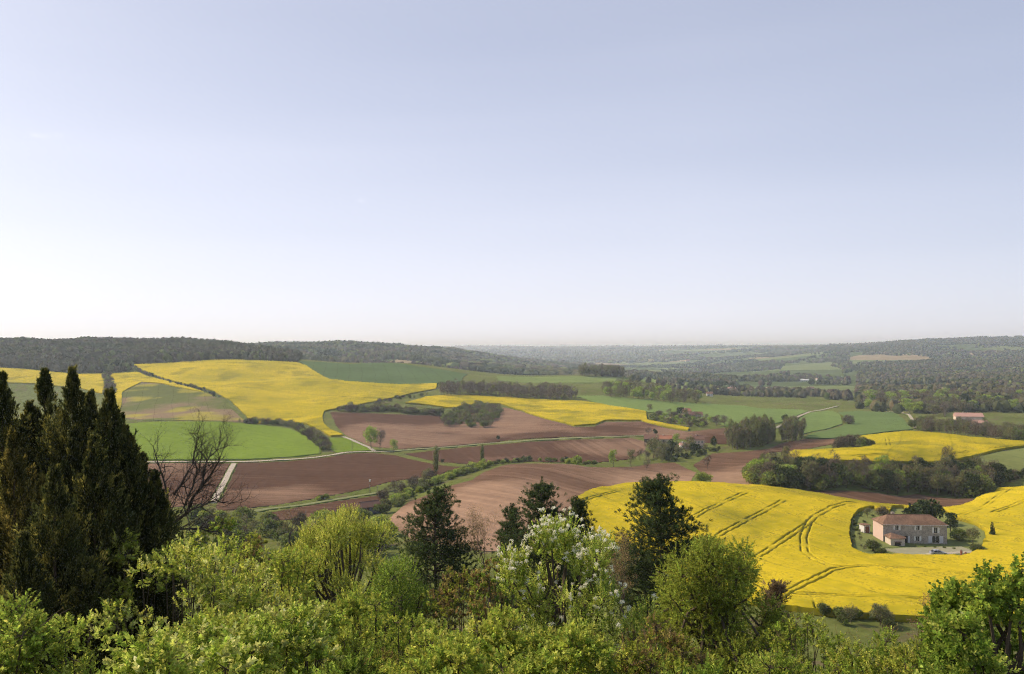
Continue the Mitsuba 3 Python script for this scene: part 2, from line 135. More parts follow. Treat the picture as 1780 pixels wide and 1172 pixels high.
# ---------------------------------------------------------------- the ground, its fields and roads
PLAN = {'fields': [{'name': 'rapeseed_field',
             'mat': 'rape',
             'h': 1.2,
             'res': 1.0,
             'row': (0.35, 24),
             'rank': 3,
             'xy': [(21.6, 265.1), (31.8, 294.4), (45.9, 314.2), (58.7, 315.3), (68.6, 304.2), (87.1, 304.3), (96.6, 308.9), (110.5, 287.6), (121.7, 281.6),
                    (124.8, 278.1), (132.1, 279.3), (141.2, 277.8), (148.5, 274.8), (154.6, 276.5), (164.6, 285.6), (193.5, 319.9), (202.3, 317.6), (225.7, 312.2),
                    (104.1, 144.0), (86.0, 138.1), (74.0, 140.2), (66.8, 140.6), (56.6, 141.8), (52.4, 144.4), (46.7, 148.2), (38.5, 162.9), (30.8, 204.6),
                    (20.2, 235.6)],
             'label': 'large bright yellow rapeseed field with curving wheel tracks around the stone farmhouse',
             'category': 'field',
             'tramlines': [[(60.3, 196.6), (72.4, 215.2), (86.6, 237.2), (94.6, 250.9), (105.7, 265.2), (113.3, 272.9), (120.1, 277.8)],
                           [(90.4, 244.1), (80.2, 221.1), (73.7, 202.3), (72.8, 192.9), (74.0, 185.6), (77.1, 184.5), (85.9, 188.2), (94.3, 187.1), (99.0, 184.9),
                            (107.8, 181.4)],
                           [(48.7, 149.5), (54.7, 158.5), (72.2, 181.0), (77.1, 184.5)], [(56.8, 220.5), (63.0, 229.7), (77.0, 250.3), (90.5, 269.0)],
                           [(54.7, 155.9), (65.2, 155.1), (81.3, 153.8), (92.5, 152.0)], [(21.4, 255.0), (37.2, 282.8)], [(52.9, 238.6), (60.1, 250.5), (82.6, 281.6)],
                           [(145.3, 259.9), (158.7, 269.8), (204.4, 317.3)], [(155.9, 259.9), (177.4, 272.3)], [(146.3, 247.7), (155.5, 238.8)],
                           [(54.5, 140.9), (57.7, 152.0)]]},
            {'name': 'rapeseed_field',
             'mat': 'rape',
             'h': 1.2,
             'res': 1.6,
             'row': (-0.5, 24),
             'rank': 3,
             'xy': [(144.8, 425.9), (159.2, 451.2), (169.5, 429.7), (172.8, 403.8), (182.8, 407.2), (198.7, 447.1), (228.2, 530.5), (212.9, 474.3), (220.4, 465.1),
                    (238.8, 472.5), (250.4, 470.1), (261.6, 460.9), (294.7, 462.6), (333.2, 460.8), (327.7, 453.2), (269.5, 423.1), (244.9, 403.0), (216.6, 374.5),
                    (198.1, 355.2), (185.1, 347.6), (161.7, 341.1), (131.8, 337.9), (123.0, 352.9), (131.2, 385.9)],
             'label': 'yellow rapeseed field on the bank above the long hedge wood, right side',
             'category': 'field',
             'tramlines': [[(148.3, 345.3), (166.7, 351.7), (189.6, 356.1), (228.2, 393.6), (273.1, 428.7)], [(189.4, 403.9), (205.2, 438.9), (210.6, 452.7)],
                           [(129.1, 353.7), (142.7, 343.8)]]},
            {'name': 'rapeseed_field',
             'mat': 'rape',
             'h': 1.2,
             'res': 2.6,
             'row': (0.9, 24),
             'rank': 3,
             'xy': [(-101.3, 760.6), (-89.5, 833.3), (-68.5, 854.9), (-36.9, 860.3), (-17.1, 854.3), (0.6, 856.1), (31.1, 835.8), (66.5, 815.2), (97.9, 760.0),
                    (120.0, 722.5), (109.4, 650.6), (120.2, 622.0), (132.5, 601.0), (127.3, 581.2), (115.8, 599.4), (103.5, 645.8), (73.7, 635.5), (62.4, 602.9),
                    (46.4, 594.5), (33.2, 636.3), (7.3, 731.9), (-10.8, 792.5), (-28.3, 790.7), (-53.3, 744.6), (-66.7, 752.0), (-89.0, 762.9)],
             'label': 'narrow yellow rapeseed field below the brown wood in the middle of the valley',
             'category': 'field'},
            {'name': 'rapeseed_field',
             'mat': 'rape',
             'h': 1.2,
             'res': 3.4,
             'row': (1.25, 28),
             'rank': 3,
             'xy': [(-492.8, 1044.7), (-468.2, 1053.3), (-429.6, 1077.6), (-418.8, 1099.7), (-391.2, 1113.1), (-346.8, 1101.0), (-329.4, 1098.2), (-296.8, 1105.5),
                    (-274.0, 1078.1), (-243.4, 1039.7), (-203.6, 977.2), (-173.3, 960.9), (-145.8, 952.0), (-90.4, 971.9), (-85.0, 900.0), (-108.1, 858.1),
                    (-131.3, 764.2), (-142.1, 735.1), (-154.5, 717.1), (-164.2, 701.6), (-156.9, 664.0), (-142.8, 610.0), (-130.4, 576.5), (-114.4, 545.5),
                    (-120.9, 536.3), (-133.3, 564.5), (-155.5, 612.1), (-172.2, 633.1), (-187.1, 623.9), (-195.9, 616.5), (-225.1, 680.6), (-268.8, 767.8),
                    (-309.6, 825.5), (-336.8, 855.5), (-405.3, 931.2), (-463.7, 1005.9)],
             'label': 'biggest yellow rapeseed field, sweeping up the left hillside to the forest edge',
             'category': 'field'},
            {'name': 'rapeseed_field',
             'mat': 'rape',
             'h': 1.2,
             'res': 4,
             'row': (1.0, 28),
             'rank': 3,
             'xy': [(-792.2, 1015.3), (-635.3, 997.2), (-605.2, 992.4), (-562.4, 982.1), (-527.3, 973.1), (-495.5, 973.6), (-467.9, 982.9), (-458.3, 985.0),
                    (-429.5, 946.5), (-369.5, 885.3), (-308.2, 809.4), (-260.1, 738.5), (-225.1, 669.2), (-238.0, 671.6), (-312.5, 682.2), (-350.5, 715.8),
                    (-409.6, 824.4), (-471.5, 878.3), (-539.7, 908.5), (-579.8, 910.0), (-711.1, 911.4)],
             'label': 'yellow rapeseed strip under the left forest, behind the dark junipers',
             'category': 'field'},
            {'name': 'weedy_field',
             'mat': 'green',
             'h': 0.35,
             'res': 3,
             'row': (0.4, 18),
             'rank': 1,
             'xy': [(-341.5, 696.4), (-377.7, 778.3), (-409.6, 843.9), (-415.7, 901.8), (-386.3, 887.5), (-331.7, 832.0), (-298.1, 799.3), (-268.0, 751.7),
                    (-229.9, 677.6), (-213.4, 648.0), (-249.1, 656.5), (-278.9, 660.4), (-300.8, 662.7)],
             'col': 0.95,
             'label': 'patchy olive and brown weedy field above the bright green dome of wheat',
             'category': 'field'},
            {'name': 'barley_field',
             'mat': 'green',
             'h': 0.6,
             'res': 3.5,
             'row': (0.2, 20),
             'rank': 2,
             'xy': [(-303.1, 1135.1), (-263.1, 1163.2), (-227.5, 1155.6), (-220.7, 1195.3), (-184.7, 1205.7), (-136.7, 1171.6), (-93.0, 1159.9), (-63.0, 1127.7),
                    (-63.2, 981.4), (-77.1, 962.1), (-88.2, 948.3), (-141.0, 920.4), (-190.1, 912.6), (-257.9, 1044.1)],
             'col': 0.28,
             'label': 'dark green barley field behind the crest of the big yellow hillside',
             'category': 'field'},
            {'name': 'barley_field',
             'mat': 'green',
             'h': 0.6,
             'res': 2.4,
             'row': (0.3, 18),
             'rank': 2,
             'xy': [(69.5, 866.4), (96.4, 868.6), (118.1, 854.9), (161.5, 835.5), (249.4, 871.0), (251.4, 820.6), (290.6, 815.2), (293.0, 793.2), (242.6, 700.3),
                    (202.7, 636.3), (166.5, 620.3), (162.4, 677.4), (144.6, 696.8), (119.9, 712.7), (92.3, 758.6)],
             'col': 0.55,
             'label': 'pale green barley field stretching behind the hamlet in the middle of the valley',
             'category': 'field'},
            {'name': 'barley_field',
             'mat': 'green',
             'h': 0.6,
             'res': 2.2,
             'row': (0.7, 18),
             'rank': 2,
             'xy': [(287.4, 773.6), (322.5, 808.7), (305.0, 747.6), (276.2, 672.2), (262.2, 656.5), (214.5, 595.9), (211.8, 614.0), (244.4, 689.8)],
             'col': 0.5,
             'label': 'small green barley field between the pale lane and the far right fields',
             'category': 'field'},
            {'name': 'barley_field',
             'mat': 'green',
             'h': 0.6,
             'res': 2.2,
             'row': (0.7, 18),
             'rank': 2,
             'xy': [(318.7, 785.1), (350.9, 811.5), (368.4, 772.8), (334.5, 686.3), (290.5, 583.2), (247.7, 567.2), (227.6, 567.8), (210.7, 577.3), (218.1, 592.7),
                    (258.5, 642.6), (279.1, 671.0), (304.7, 740.2)],
             'col': 0.42,
             'label': 'blue-green barley field beside the lane behind the right rapeseed field',
             'category': 'field'},
            {'name': 'wheat_field',
             'mat': 'green',
             'h': 0.5,
             'res': 1.6,
             'row': (1.2, 16),
             'rank': 2,
             'xy': [(-225.2, 425.2), (-193.4, 426.2), (-171.3, 427.4), (-145.3, 431.8), (-130.3, 443.9), (-114.7, 451.5), (-108.9, 455.5), (-111.4, 467.3),
                    (-120.0, 497.3), (-140.5, 545.4), (-160.5, 578.0), (-182.2, 589.2), (-195.8, 569.9), (-215.5, 565.9), (-236.1, 565.9), (-253.2, 557.9),
                    (-265.2, 544.9), (-285.1, 538.2)],
             'col': 0.1,
             'label': 'bright green dome-shaped wheat field above the road on the left',
             'category': 'field'},
            {'name': 'wheat_field',
             'mat': 'green',
             'h': 0.3,
             'res': 1.6,
             'row': (1.2, 16),
             'rank': 2,
             'xy': [(-121.9, 528.7), (-110.1, 528.7), (-86.5, 489.0), (-84.0, 479.0), (-93.2, 468.4), (-99.2, 459.0), (-105.9, 472.5), (-112.9, 497.4)],
             'col': 0.05,
             'label': 'small bright green triangle of wheat beside the farm track junction',
             'category': 'field'},
            {'name': 'meadow',
             'mat': 'green',
             'h': 0.35,
             'res': 1.6,
             'row': (0.4, 30),
             'rank': 2,
             'xy': [(214.4, 370.8), (240.6, 395.9), (265.1, 416.1), (320.9, 443.9), (251.9, 348.4), (219.8, 345.0), (210.4, 343.8), (205.1, 348.1)],
             'col': 0.75,
             'label': 'dull green meadow at the right edge beyond the rapeseed bank',
             'category': 'field'},
            {'name': 'pasture',
             'mat': 'green',
             'h': 0.3,
             'res': 5,
             'row': (0.2, 40),
             'rank': 2,
             'xy': [(-22.7, 1174.4), (45.1, 1212.4), (101.4, 1242.5), (162.8, 1263.7), (325.3, 1959.0), (331.9, 1804.1), (272.1, 1311.0), (283.7, 1234.5),
                    (259.3, 1139.3), (236.4, 1270.3), (185.9, 1236.6), (114.6, 1067.7), (59.1, 1058.5), (19.9, 1031.9), (-17.8, 1038.1)],
             'col': 0.66,
             'label': 'grassy green pasture on the hilltop below the row of tall trees',
             'category': 'field'},
            {'name': 'ploughed_field',
             'mat': 'soil',
             'h': 0.1,
             'res': 2,
             'row': (1.3, 5),
             'rank': 2,
             'xy': [(-157.7, 697.3), (-131.4, 692.6), (-105.9, 691.6), (-80.9, 693.3), (-63.4, 697.8), (-36.6, 730.5), (-6.5, 759.9), (7.3, 727.1), (33.0, 631.8),
                    (46.0, 589.0), (61.0, 592.2), (72.6, 626.2), (102.8, 641.2), (115.0, 595.0), (125.9, 574.8), (146.3, 600.9), (164.2, 616.6), (133.9, 500.0),
                    (118.0, 507.4), (102.3, 549.7), (85.9, 547.9), (40.2, 539.4), (0.4, 536.9), (-32.5, 528.2), (-59.8, 512.8), (-71.1, 499.1), (-88.4, 499.9),
                    (-111.0, 542.4), (-133.3, 608.4)],
             'col': 0.25,
             'label': 'dark brown ploughed field below the scrubby hedge with a bush clump in it',
             'category': 'field'},
            {'name': 'ploughed_field',
             'mat': 'soil',
             'h': 0.1,
             'res': 1.6,
             'row': (0.2, 5),
             'rank': 2,
             'xy': [(-63.7, 473.2), (-49.1, 500.7), (-31.6, 513.9), (-9.0, 521.2), (29.3, 525.4), (78.8, 534.4), (87.4, 517.3), (79.0, 479.6), (66.3, 449.7),
                    (39.8, 430.6), (8.5, 441.8), (-14.0, 408.1), (-42.6, 434.3)],
             'col': 0.15,
             'label': 'dark brown ploughed field just below the long pale track',
             'category': 'field'},
            {'name': 'ploughed_field',
             'mat': 'soil',
             'h': 0.1,
             'res': 1.2,
             'row': (1.45, 4),
             'rank': 2,
             'xy': [(-143.1, 420.0), (-124.7, 429.0), (-98.8, 436.6), (-90.6, 455.4), (-79.9, 465.1), (-65.7, 457.0), (-41.0, 418.3), (-25.8, 400.4), (-33.0, 371.5),
                    (-39.7, 369.9), (-54.9, 358.3), (-61.7, 344.6), (-73.0, 328.8), (-92.4, 295.4), (-102.4, 280.4), (-107.9, 293.3)],
             'col': 0.2,
             'label': 'wide reddish brown ploughed field below the road on the left',
             'category': 'field'},
            {'name': 'ploughed_field',
             'mat': 'soil',
             'h': 0.1,
             'res': 1.2,
             'row': (1.45, 4),
             'rank': 2,
             'xy': [(-204.4, 413.9), (-145.1, 417.1), (-113.4, 303.6), (-123.0, 291.2), (-143.0, 289.6)],
             'col': 0.25,
             'label': 'ploughed brown field left of the white track, behind the bare tree',
             'category': 'field'},
            {'name': 'ploughed_field',
             'mat': 'soil',
             'h': 0.1,
             'res': 1.0,
             'row': (1.2, 4),
             'rank': 2,
             'xy': [(-85.4, 277.4), (-77.7, 296.6), (-67.6, 311.7), (-53.0, 323.4), (-48.7, 312.1), (-49.7, 301.9), (-55.0, 290.1), (-56.6, 272.6), (-65.9, 268.5),
                    (-76.6, 261.1)],
             'col': 0.35,
             'label': 'narrow brown ploughed strip beside the small shed',
             'category': 'field'},
            {'name': 'ploughed_field',
             'mat': 'soil',
             'h': 0.12,
             'res': 1.0,
             'row': (0.6, 5),
             'rank': 2,
             'xy': [(-38.1, 241.7), (-37.5, 292.8), (-26.5, 310.5), (-15.7, 317.4), (-11.5, 355.9), (-3.4, 391.1), (17.1, 418.2), (29.7, 398.7), (35.2, 381.5),
                    (61.8, 408.9), (72.1, 424.8), (86.9, 429.0), (87.0, 380.0), (75.7, 343.3), (59.9, 321.8), (46.1, 315.5), (31.8, 294.4), (20.6, 261.3), (15.9, 233.6),
                    (10.4, 207.0), (-5.7, 200.7), (-26.2, 215.2)],
             'col': 0.75,
             'label': 'pale pinkish brown dome of tilled soil behind the pines',
             'category': 'field'},
            {'name': 'ploughed_field',
             'mat': 'soil',
             'h': 0.1,
             'res': 1.2,
             'row': (0.4, 5),
             'rank': 2,
             'xy': [(94.0, 416.7), (114.3, 457.6), (131.3, 458.4), (151.4, 474.1), (192.4, 554.2), (208.8, 574.1), (227.1, 565.5), (198.9, 494.4), (164.9, 460.7),
                    (143.1, 449.3), (116.7, 394.8), (103.2, 358.5), (100.0, 338.2), (97.0, 307.9), (119.0, 309.6), (134.5, 308.0), (160.5, 318.4), (176.5, 308.1),
                    (164.5, 286.1), (154.5, 277.4), (148.8, 275.4), (141.5, 278.4), (132.8, 280.6), (125.1, 278.7), (122.0, 282.3), (110.9, 288.5), (97.3, 311.2),
                    (88.2, 308.0), (81.7, 329.8), (88.6, 356.9), (89.8, 381.3)],
             'col': 0.6,
             'label': 'pinkish brown ploughed field curving round the end of the hedge wood',
             'category': 'field'},
            {'name': 'farmyard',
             'mat': 'green',
             'h': 0.05,
             'res': 0.8,
             'row': (0.4, 300),
             'rank': 0,
             'xy': [(114.8, 265.5), (105.5, 249.4), (96.8, 230.3), (89.9, 212.6), (89.3, 206.6), (96.8, 205.6), (109.3, 206.9), (117.6, 208.4), (124.6, 215.0),
                    (134.9, 229.2), (141.6, 240.7), (143.4, 250.3), (141.7, 258.8), (145.0, 268.4), (131.6, 269.9), (135.6, 278.1), (130.9, 276.7), (123.6, 263.6),
                    (121.6, 265.4), (122.8, 273.5)],
             'col': 0.8,
             'label': 'grass and gravel yard around the stone farmhouse',
             'category': 'yard'}],
 'roads': [{'name': 'road',
            'width': 4.2,
            'xy': [(-222.2, 419.4), (-192.0, 419.7), (-150.1, 422.7), (-142.9, 424.9), (-127.2, 437.7), (-107.7, 440.0), (-99.7, 447.9), (-95.9, 460.5), (-88.8, 468.2),
                   (-81.6, 475.1), (-74.7, 478.9)],
            'label': 'pale narrow road crossing the valley below the green wheat dome',
            'category': 'road',
            'grass': 0.0},
           {'name': 'grass_track',
            'width': 3.2,
            'xy': [(-74.2, 480.2), (-68.5, 493.5), (-59.1, 506.5), (-40.9, 518.8), (-18.9, 528.9), (3.8, 528.5), (29.7, 531.4), (57.8, 538.6), (85.2, 543.8),
                   (95.2, 542.6)],
            'label': 'grassy pale track crossing the brown ploughed fields to the lower hamlet',
            'category': 'track',
            'grass': 0.6},
           {'name': 'white_track',
            'width': 3.1,
            'xy': [(-144.3, 417.3), (-136.6, 387.7), (-127.7, 355.3), (-119.7, 326.5), (-112.8, 303.6)],
            'label': 'broad white dirt track between two brown fields behind the bare tree',
            'category': 'track',
            'grass': 0.0},
           {'name': 'farm_track',
            'width': 3.5,
            'xy': [(-113.3, 540.0), (-99.1, 513.0), (-87.2, 493.0), (-82.2, 478.6)],
            'label': 'short pale farm track beside the small green triangle',
            'category': 'track',
            'grass': 0.15},
           {'name': 'field_track',
            'width': 3.5,
            'xy': [(-90.5, 280.9), (-88.6, 289.8), (-79.6, 300.7), (-70.0, 315.7), (-62.6, 324.0), (-54.0, 329.7), (-47.6, 332.8)],
            'label': 'grassy strip with a dirt track below the wide brown field',
            'category': 'track',
            'grass': 0.75},
           {'name': 'lane',
            'width': 3.4,
            'xy': [(206.7, 627.7), (243.6, 698.8), (292.6, 789.1), (336.9, 855.8), (359.5, 887.4)],
            'label': 'pale lane running between the green fields toward the valley',
            'category': 'lane',
            'grass': 0.25},
           {'name': 'lane',
            'width': 3.2,
            'xy': [(375.3, 806.6), (381.8, 794.9), (368.9, 746.9), (327.7, 654.1), (299.3, 595.7)],
            'label': 'short curve of pale lane at the right end of the green fields',
            'category': 'lane',
            'grass': 0.25},
           {'name': 'gravel_yard',
            'width': 9.0,
            'xy': [(101.1, 213.1), (110.5, 217.5), (119.4, 219.5), (125.4, 219.5)],
            'label': 'patchy strip of gravel and grass between the farmhouse and its drive',
            'category': 'yard',
            'grass': 0.5},
           {'name': 'driveway',
            'width': 3.2,
            'xy': [(89.5, 205.0), (97.4, 206.8), (107.2, 211.0), (117.1, 215.3), (124.0, 216.6)],
            'label': 'gravel drive in front of the stone farmhouse',
            'category': 'driveway',
            'grass': 0.2}],
 'trees': [('spring', 'broadleaf_tree', -85.3, 488.3, 14.0, 0.95, 'light green round tree at the end of the farm track, left of its grey twin', 'tree'),
           ('bare', 'broadleaf_tree', -80.8, 490.6, 12.3, 0.9, 'grey brown tree touching the light green tree at the farm track end', 'tree'),
           ('spring', 'small_tree', -69.7, 473.0, 8.1, 0.9, 'small pale green tree standing alone beside the road, right of the tree pair', 'tree'),
           ('poplar', 'poplar_tree', -36.0, 380.5, 12.5, 0.95, 'dark green columnar poplar standing alone above the diagonal hedgerow', 'tree'),
           ('poplar', 'poplar_tree', -15.0, 404.1, 10.4, 0.9, 'paler columnar poplar at the edge of the middle ploughed field', 'tree'),
           ('dark', 'bush', -36.5, 421.4, 2.4, 1.3, 'small dark bush just right of the lone dark poplar', 'bush'),
           ('dark', 'bush', -9.3, 538.9, 3.5, 1.1, 'small dark bush beside the pale track across the brown fields', 'bush'),
           ('spring', 'broadleaf_tree', 50.3, 399.6, 8.6, 0.75, 'thin yellowish tree at the end of the hedge behind the tilled dome', 'tree'),
           ('olive', 'broadleaf_tree', 60.8, 410.4, 9.1, 0.7, 'upright olive tree between the yellowish tree and the hamlet wood', 'tree'),
           ('bare', 'broadleaf_tree', 65.5, 389.3, 6.1, 0.8, 'small bare brown tree at the near edge of the hamlet wood', 'tree'),
           ('limebush', 'bush', 33.5, 417.6, 5.4, 1.0, 'yellow green bush on the crest of the pale tilled dome', 'bush'),
           ('bare', 'broadleaf_tree', 94.5, 389.2, 7.5, 0.8, 'bare brown tree beside the grassy strip, before the poplar plantation', 'tree'),
           ('limebush', 'bush', 80.8, 338.0, 5.8, 1.0, 'yellow green bush at the far edge of the near rapeseed field', 'bush'),
           ('olive', 'broadleaf_tree', 122.1, 713.9, 7.7, 1.0, 'lone grey tree at the right corner of the middle rapeseed field', 'tree'),
           ('dark', 'evergreen_tree', 143.8, 688.1, 8.9, 1.0, 'dark round evergreen among the houses below the pale barley field', 'tree'),
           ('bare', 'broadleaf_tree', 159.6, 626.3, 9.0, 1.2, 'broad brown tree, left of a pair at the right end of the upper hamlet', 'tree'),
           ('bare', 'broadleaf_tree', 166.3, 629.5, 8.6, 1.1, 'broad brown tree, right of a pair at the right end of the upper hamlet', 'tree'),
           ('olive', 'broadleaf_tree', 79.6, 450.3, 12.9, 1.0, 'large grey green tree at the left end of the lower hamlet wood', 'tree'),
           ('olive', 'broadleaf_tree', 82.4, 439.4, 11.3, 1.0, 'grey green tree right in front of the orange roofed house', 'tree'),
           ('dark', 'broadleaf_tree', 90.6, 456.8, 9.8, 1.0, 'dark green tree right of the orange roofed house', 'tree'),
           ('bare', 'broadleaf_tree', 70.6, 444.0, 6.4, 1.0, 'small grey tree left of the lower hamlet wood', 'tree'),
           ('bare', 'broadleaf_tree', 92.7, 546.1, 5.9, 1.0, 'brown tree behind the long roofed barn of the lower hamlet', 'tree'),
           ('dark', 'broadleaf_tree', 97.3, 545.9, 4.7, 1.0, 'small dark tree behind the barn of the lower hamlet', 'tree'),
           ('olive', 'broadleaf_tree', 107.3, 485.3, 8.3, 0.8, 'olive tree just left of the tall pinkish house', 'tree'),
           ('dark', 'broadleaf_tree', 121.0, 481.5, 7.6, 0.8, 'dark tree at the right end of the lower hamlet', 'tree'),
           ('spring', 'broadleaf_tree', 103.5, 505.6, 6.5, 1.0, 'green tree behind the orange roofed house', 'tree'),
           ('darkbush', 'evergreen_tree', 129.8, 253.3, 9.4, 1.0, 'big dark spreading evergreen rising behind the farmhouse roof', 'tree'),
           ('dark', 'evergreen_tree', 131.7, 241.5, 5.9, 1.0, 'dark bushy evergreen against the right end of the farmhouse', 'tree'),
           ('bush', 'bush', 128.2, 230.6, 4.3, 1.0, 'green bush right of the farmhouse, beside the dark evergreen', 'bush'),
           ('olive', 'small_tree', 129.2, 225.4, 5.2, 0.9, 'olive green small tree on the right side of the farmyard', 'tree'),
           ('cypress', 'cypress_tree', 138.4, 231.5, 5.0, 0.9, 'dark pointed cypress in the rapeseed right of the farmhouse', 'tree'),
           ('bush', 'bush', 124.6, 215.0, 3.1, 1.1, 'bush at the right end of the farmyard near the gravel drive', 'bush'),
           ('brownbush', 'bush', 121.0, 262.1, 3.8, 1.0, 'purplish grey bush behind the left end of the farmhouse', 'bush'),
           ('olive', 'bush', 114.3, 258.1, 3.3, 1.2, 'olive bush at the back left corner of the farmyard', 'bush'),
           ('bush', 'bush', 96.1, 213.7, 3.7, 0.9, 'green bush beside the outbuilding on the farmhouse lawn', 'bush'),
           ('bush', 'bush', 97.1, 211.2, 1.8, 1.3, 'low green bush at the front corner of the outbuilding', 'bush'),
           ('dark', 'bush', 94.3, 207.7, 1.2, 1.8, 'dark low shrub at the front edge of the farmhouse lawn', 'bush'),
           ('dark', 'evergreen_tree', 231.9, 683.4, 6.8, 1.0, 'lone dark round tree beside the pale lane between green fields', 'tree'),
           ('brownbush', 'bush', 280.7, 670.2, 9.6, 0.9, 'brown bush standing in the blue green barley field', 'bush'),
           ('bare', 'broadleaf_tree', 184.9, 340.3, 10.7, 0.75, 'bare brown tree standing before the right rapeseed bank', 'tree'),
           ('bush', 'bush', 183.8, 420.9, 6.6, 1.0, 'green bush in the notch of the right rapeseed field', 'bush'),
           ('bush', 'bush', 187.1, 420.1, 5.1, 1.0, 'small green bush at the tip of the notch in the right rapeseed', 'bush'),
           ('brownbush', 'bush', 180.3, 434.2, 8.1, 1.0, 'brown bush left of the green ones in the notch of the right rapeseed', 'bush'),
           ('brownbush', 'bush', 175.7, 433.6, 6.2, 1.0, 'leftmost brown bush at the left tip of the right rapeseed bank', 'bush'),
           ('brownbush', 'bush', 185.0, 435.0, 8.1, 1.0, 'brown bush between its brown neighbour and the green notch bushes', 'bush'),
           ('bush', 'bush', -73.9, 315.6, 3.2, 1.2, 'small green bush on the grass strip, right of another like it', 'bush'),
           ('limebush', 'bush', -75.8, 314.0, 2.2, 1.0, 'small yellow green bush on the grass strip below the wide brown field', 'bush'),
           ('bare', 'broadleaf_tree', -45.0, 310.0, 7.5, 0.75, 'bare twiggy tree standing just behind the small shed', 'tree'),
           ('bush', 'bush', -53.9, 289.5, 2.9, 1.0, 'green bush behind the left gable of the small shed', 'bush'),
           ('bush', 'bush', -42.7, 263.9, 4.5, 1.2, 'round green bush touching the right end of the small shed', 'bush'),
           ('bush', 'small_shrub', 111.5, 222.2, 0.9, 0.8, 'small shrub in the row before the farmhouse front, leftmost of five', 'shrub'),
           ('bush', 'small_shrub', 114.2, 222.3, 0.9, 0.8, 'small shrub in the row before the farmhouse front, second from the left', 'shrub'),
           ('bush', 'small_shrub', 116.7, 221.9, 0.9, 0.8, 'small shrub in the row before the farmhouse front, middle one', 'shrub'),
           ('bush', 'small_shrub', 119.1, 221.3, 0.9, 0.8, 'small shrub in the row before the farmhouse front, second from the right', 'shrub'),
           ('bush', 'small_shrub', 121.1, 220.3, 0.9, 0.8, 'small shrub in the row before the farmhouse front, rightmost of five', 'shrub')],
 'woods': [{'name': 'woodland_tree',
            'kinds': ['tallbare', 'tallolive', 'tallbare', 'bare'],
            'gap': 8.5,
            'h': (11, 16),
            'xy': [(-77.2, 842.7), (-36.8, 857.9), (-12.2, 852.8), (31.1, 835.8), (64.8, 815.7), (69.3, 857.1), (44.2, 881.1), (-6.4, 898.7), (-57.5, 893.3),
                   (-79.1, 883.8)],
            'category': 'tree',
            'group': 'trees of the wood above the middle rapeseed field',
            'w': 1.1,
            'what': 'tree',
            'where': 'the wood above the middle rapeseed'},
           {'name': 'woodland_tree',
            'kinds': ['olive', 'tallolive', 'bare', 'spring'],
            'gap': 13,
            'h': (9, 15),
            'xy': [(98.3, 848.1), (123.2, 839.6), (152.9, 821.7), (190.8, 828.0), (216.3, 927.1), (190.5, 950.6), (160.5, 974.8), (121.7, 971.8), (104.3, 910.9)],
            'category': 'tree',
            'group': 'trees of the wood behind the pale barley field',
            'what': 'tree',
            'where': 'the wood behind the pale barley'},
           {'name': 'plantation_poplar',
            'kinds': ['poplar', 'poplar', 'tallolive'],
            'gap': 4.6,
            'h': (11.5, 17),
            'xy': [(124.9, 467.8), (139.2, 474.3), (157.9, 495.7), (173.3, 529.8), (181.3, 562.9), (150.2, 511.8), (133.9, 497.5)],
            'category': 'tree',
            'group': 'poplars of the plantation',
            'w': 0.85,
            'what': 'poplar',
            'where': 'the dense poplar plantation'},
           {'name': 'plantation_poplar',
            'kinds': ['poplar', 'tallolive'],
            'gap': 4.8,
            'h': (10.5, 16),
            'xy': [(174.7, 522.5), (205.7, 569.0), (213.5, 584.9), (212.7, 594.2), (194.7, 578.6)],
            'category': 'tree',
            'group': 'poplars of the small clump',
            'w': 0.75,
            'what': 'poplar',
            'where': 'the small poplar clump'},
           {'name': 'hedge_tree',
            'kinds': ['olive', 'bush', 'dark', 'tallolive', 'bush', 'dark', 'bare', 'tallbare', 'olive', 'spring'],
            'gap': 3.9,
            'h': (4.8, 11),
            'xy': [(100.1, 337.9), (96.4, 305.9), (118.6, 308.6), (160.3, 318.2), (177.5, 310.0), (194.4, 321.4), (197.9, 329.9), (196.5, 338.9), (180.1, 335.5),
                   (157.3, 332.0), (127.4, 326.5), (116.2, 333.4), (107.2, 349.9)],
            'category': 'tree',
            'group': 'trees of the long hedge wood',
            'what': 'tree',
            'where': 'the long hedge wood'},
           {'name': 'hedge_bush',
            'kinds': ['limebush', 'limebush', 'bush'],
            'gap': 4.2,
            'h': (5, 8.5),
            'xy': [(100.8, 344.2), (97.7, 326.4), (100.0, 314.6), (106.2, 310.3), (110.0, 323.0), (107.0, 335.9), (105.6, 349.6)],
            'category': 'bush',
            'group': 'yellow green bushes at the end of the hedge wood',
            'what': 'bush',
            'where': 'the hedge wood tip'},
           {'name': 'hedge_bush',
            'kinds': ['bush', 'dark', 'brownbush'],
            'gap': 3.6,
            'h': (2.5, 4.5),
            'line': 1,
            'wide': 8,
            'xy': [(195.4, 325.0), (210.4, 339.0), (217.3, 339.1), (235.9, 343.3)],
            'category': 'bush',
            'group': 'bushes below the right meadow',
            'what': 'bush',
            'where': 'the hedge below the right meadow'},
           {'name': 'scrub_bush',
            'kinds': ['bush', 'bush', 'olive', 'brownbush'],
            'gap': 5.2,
            'h': (4, 8),
            'line': 1,
            'wide': 14,
            'xy': [(-150.5, 710.2), (-135.3, 700.0), (-117.0, 710.8), (-96.1, 706.8), (-75.2, 700.5), (-62.1, 700.1)],
            'category': 'bush',
            'group': 'bushes above the upper ploughed field',
            'what': 'bush',
            'where': 'the hedge atop the upper ploughed field'},
           {'name': 'scrub_bush',
            'kinds': ['brownbush', 'bush', 'olive'],
            'gap': 10,
            'h': (2.5, 5),
            'line': 1,
            'wide': 12,
            'xy': [(-132.4, 739.6), (-114.0, 796.1), (-91.5, 851.9)],
            'category': 'bush',
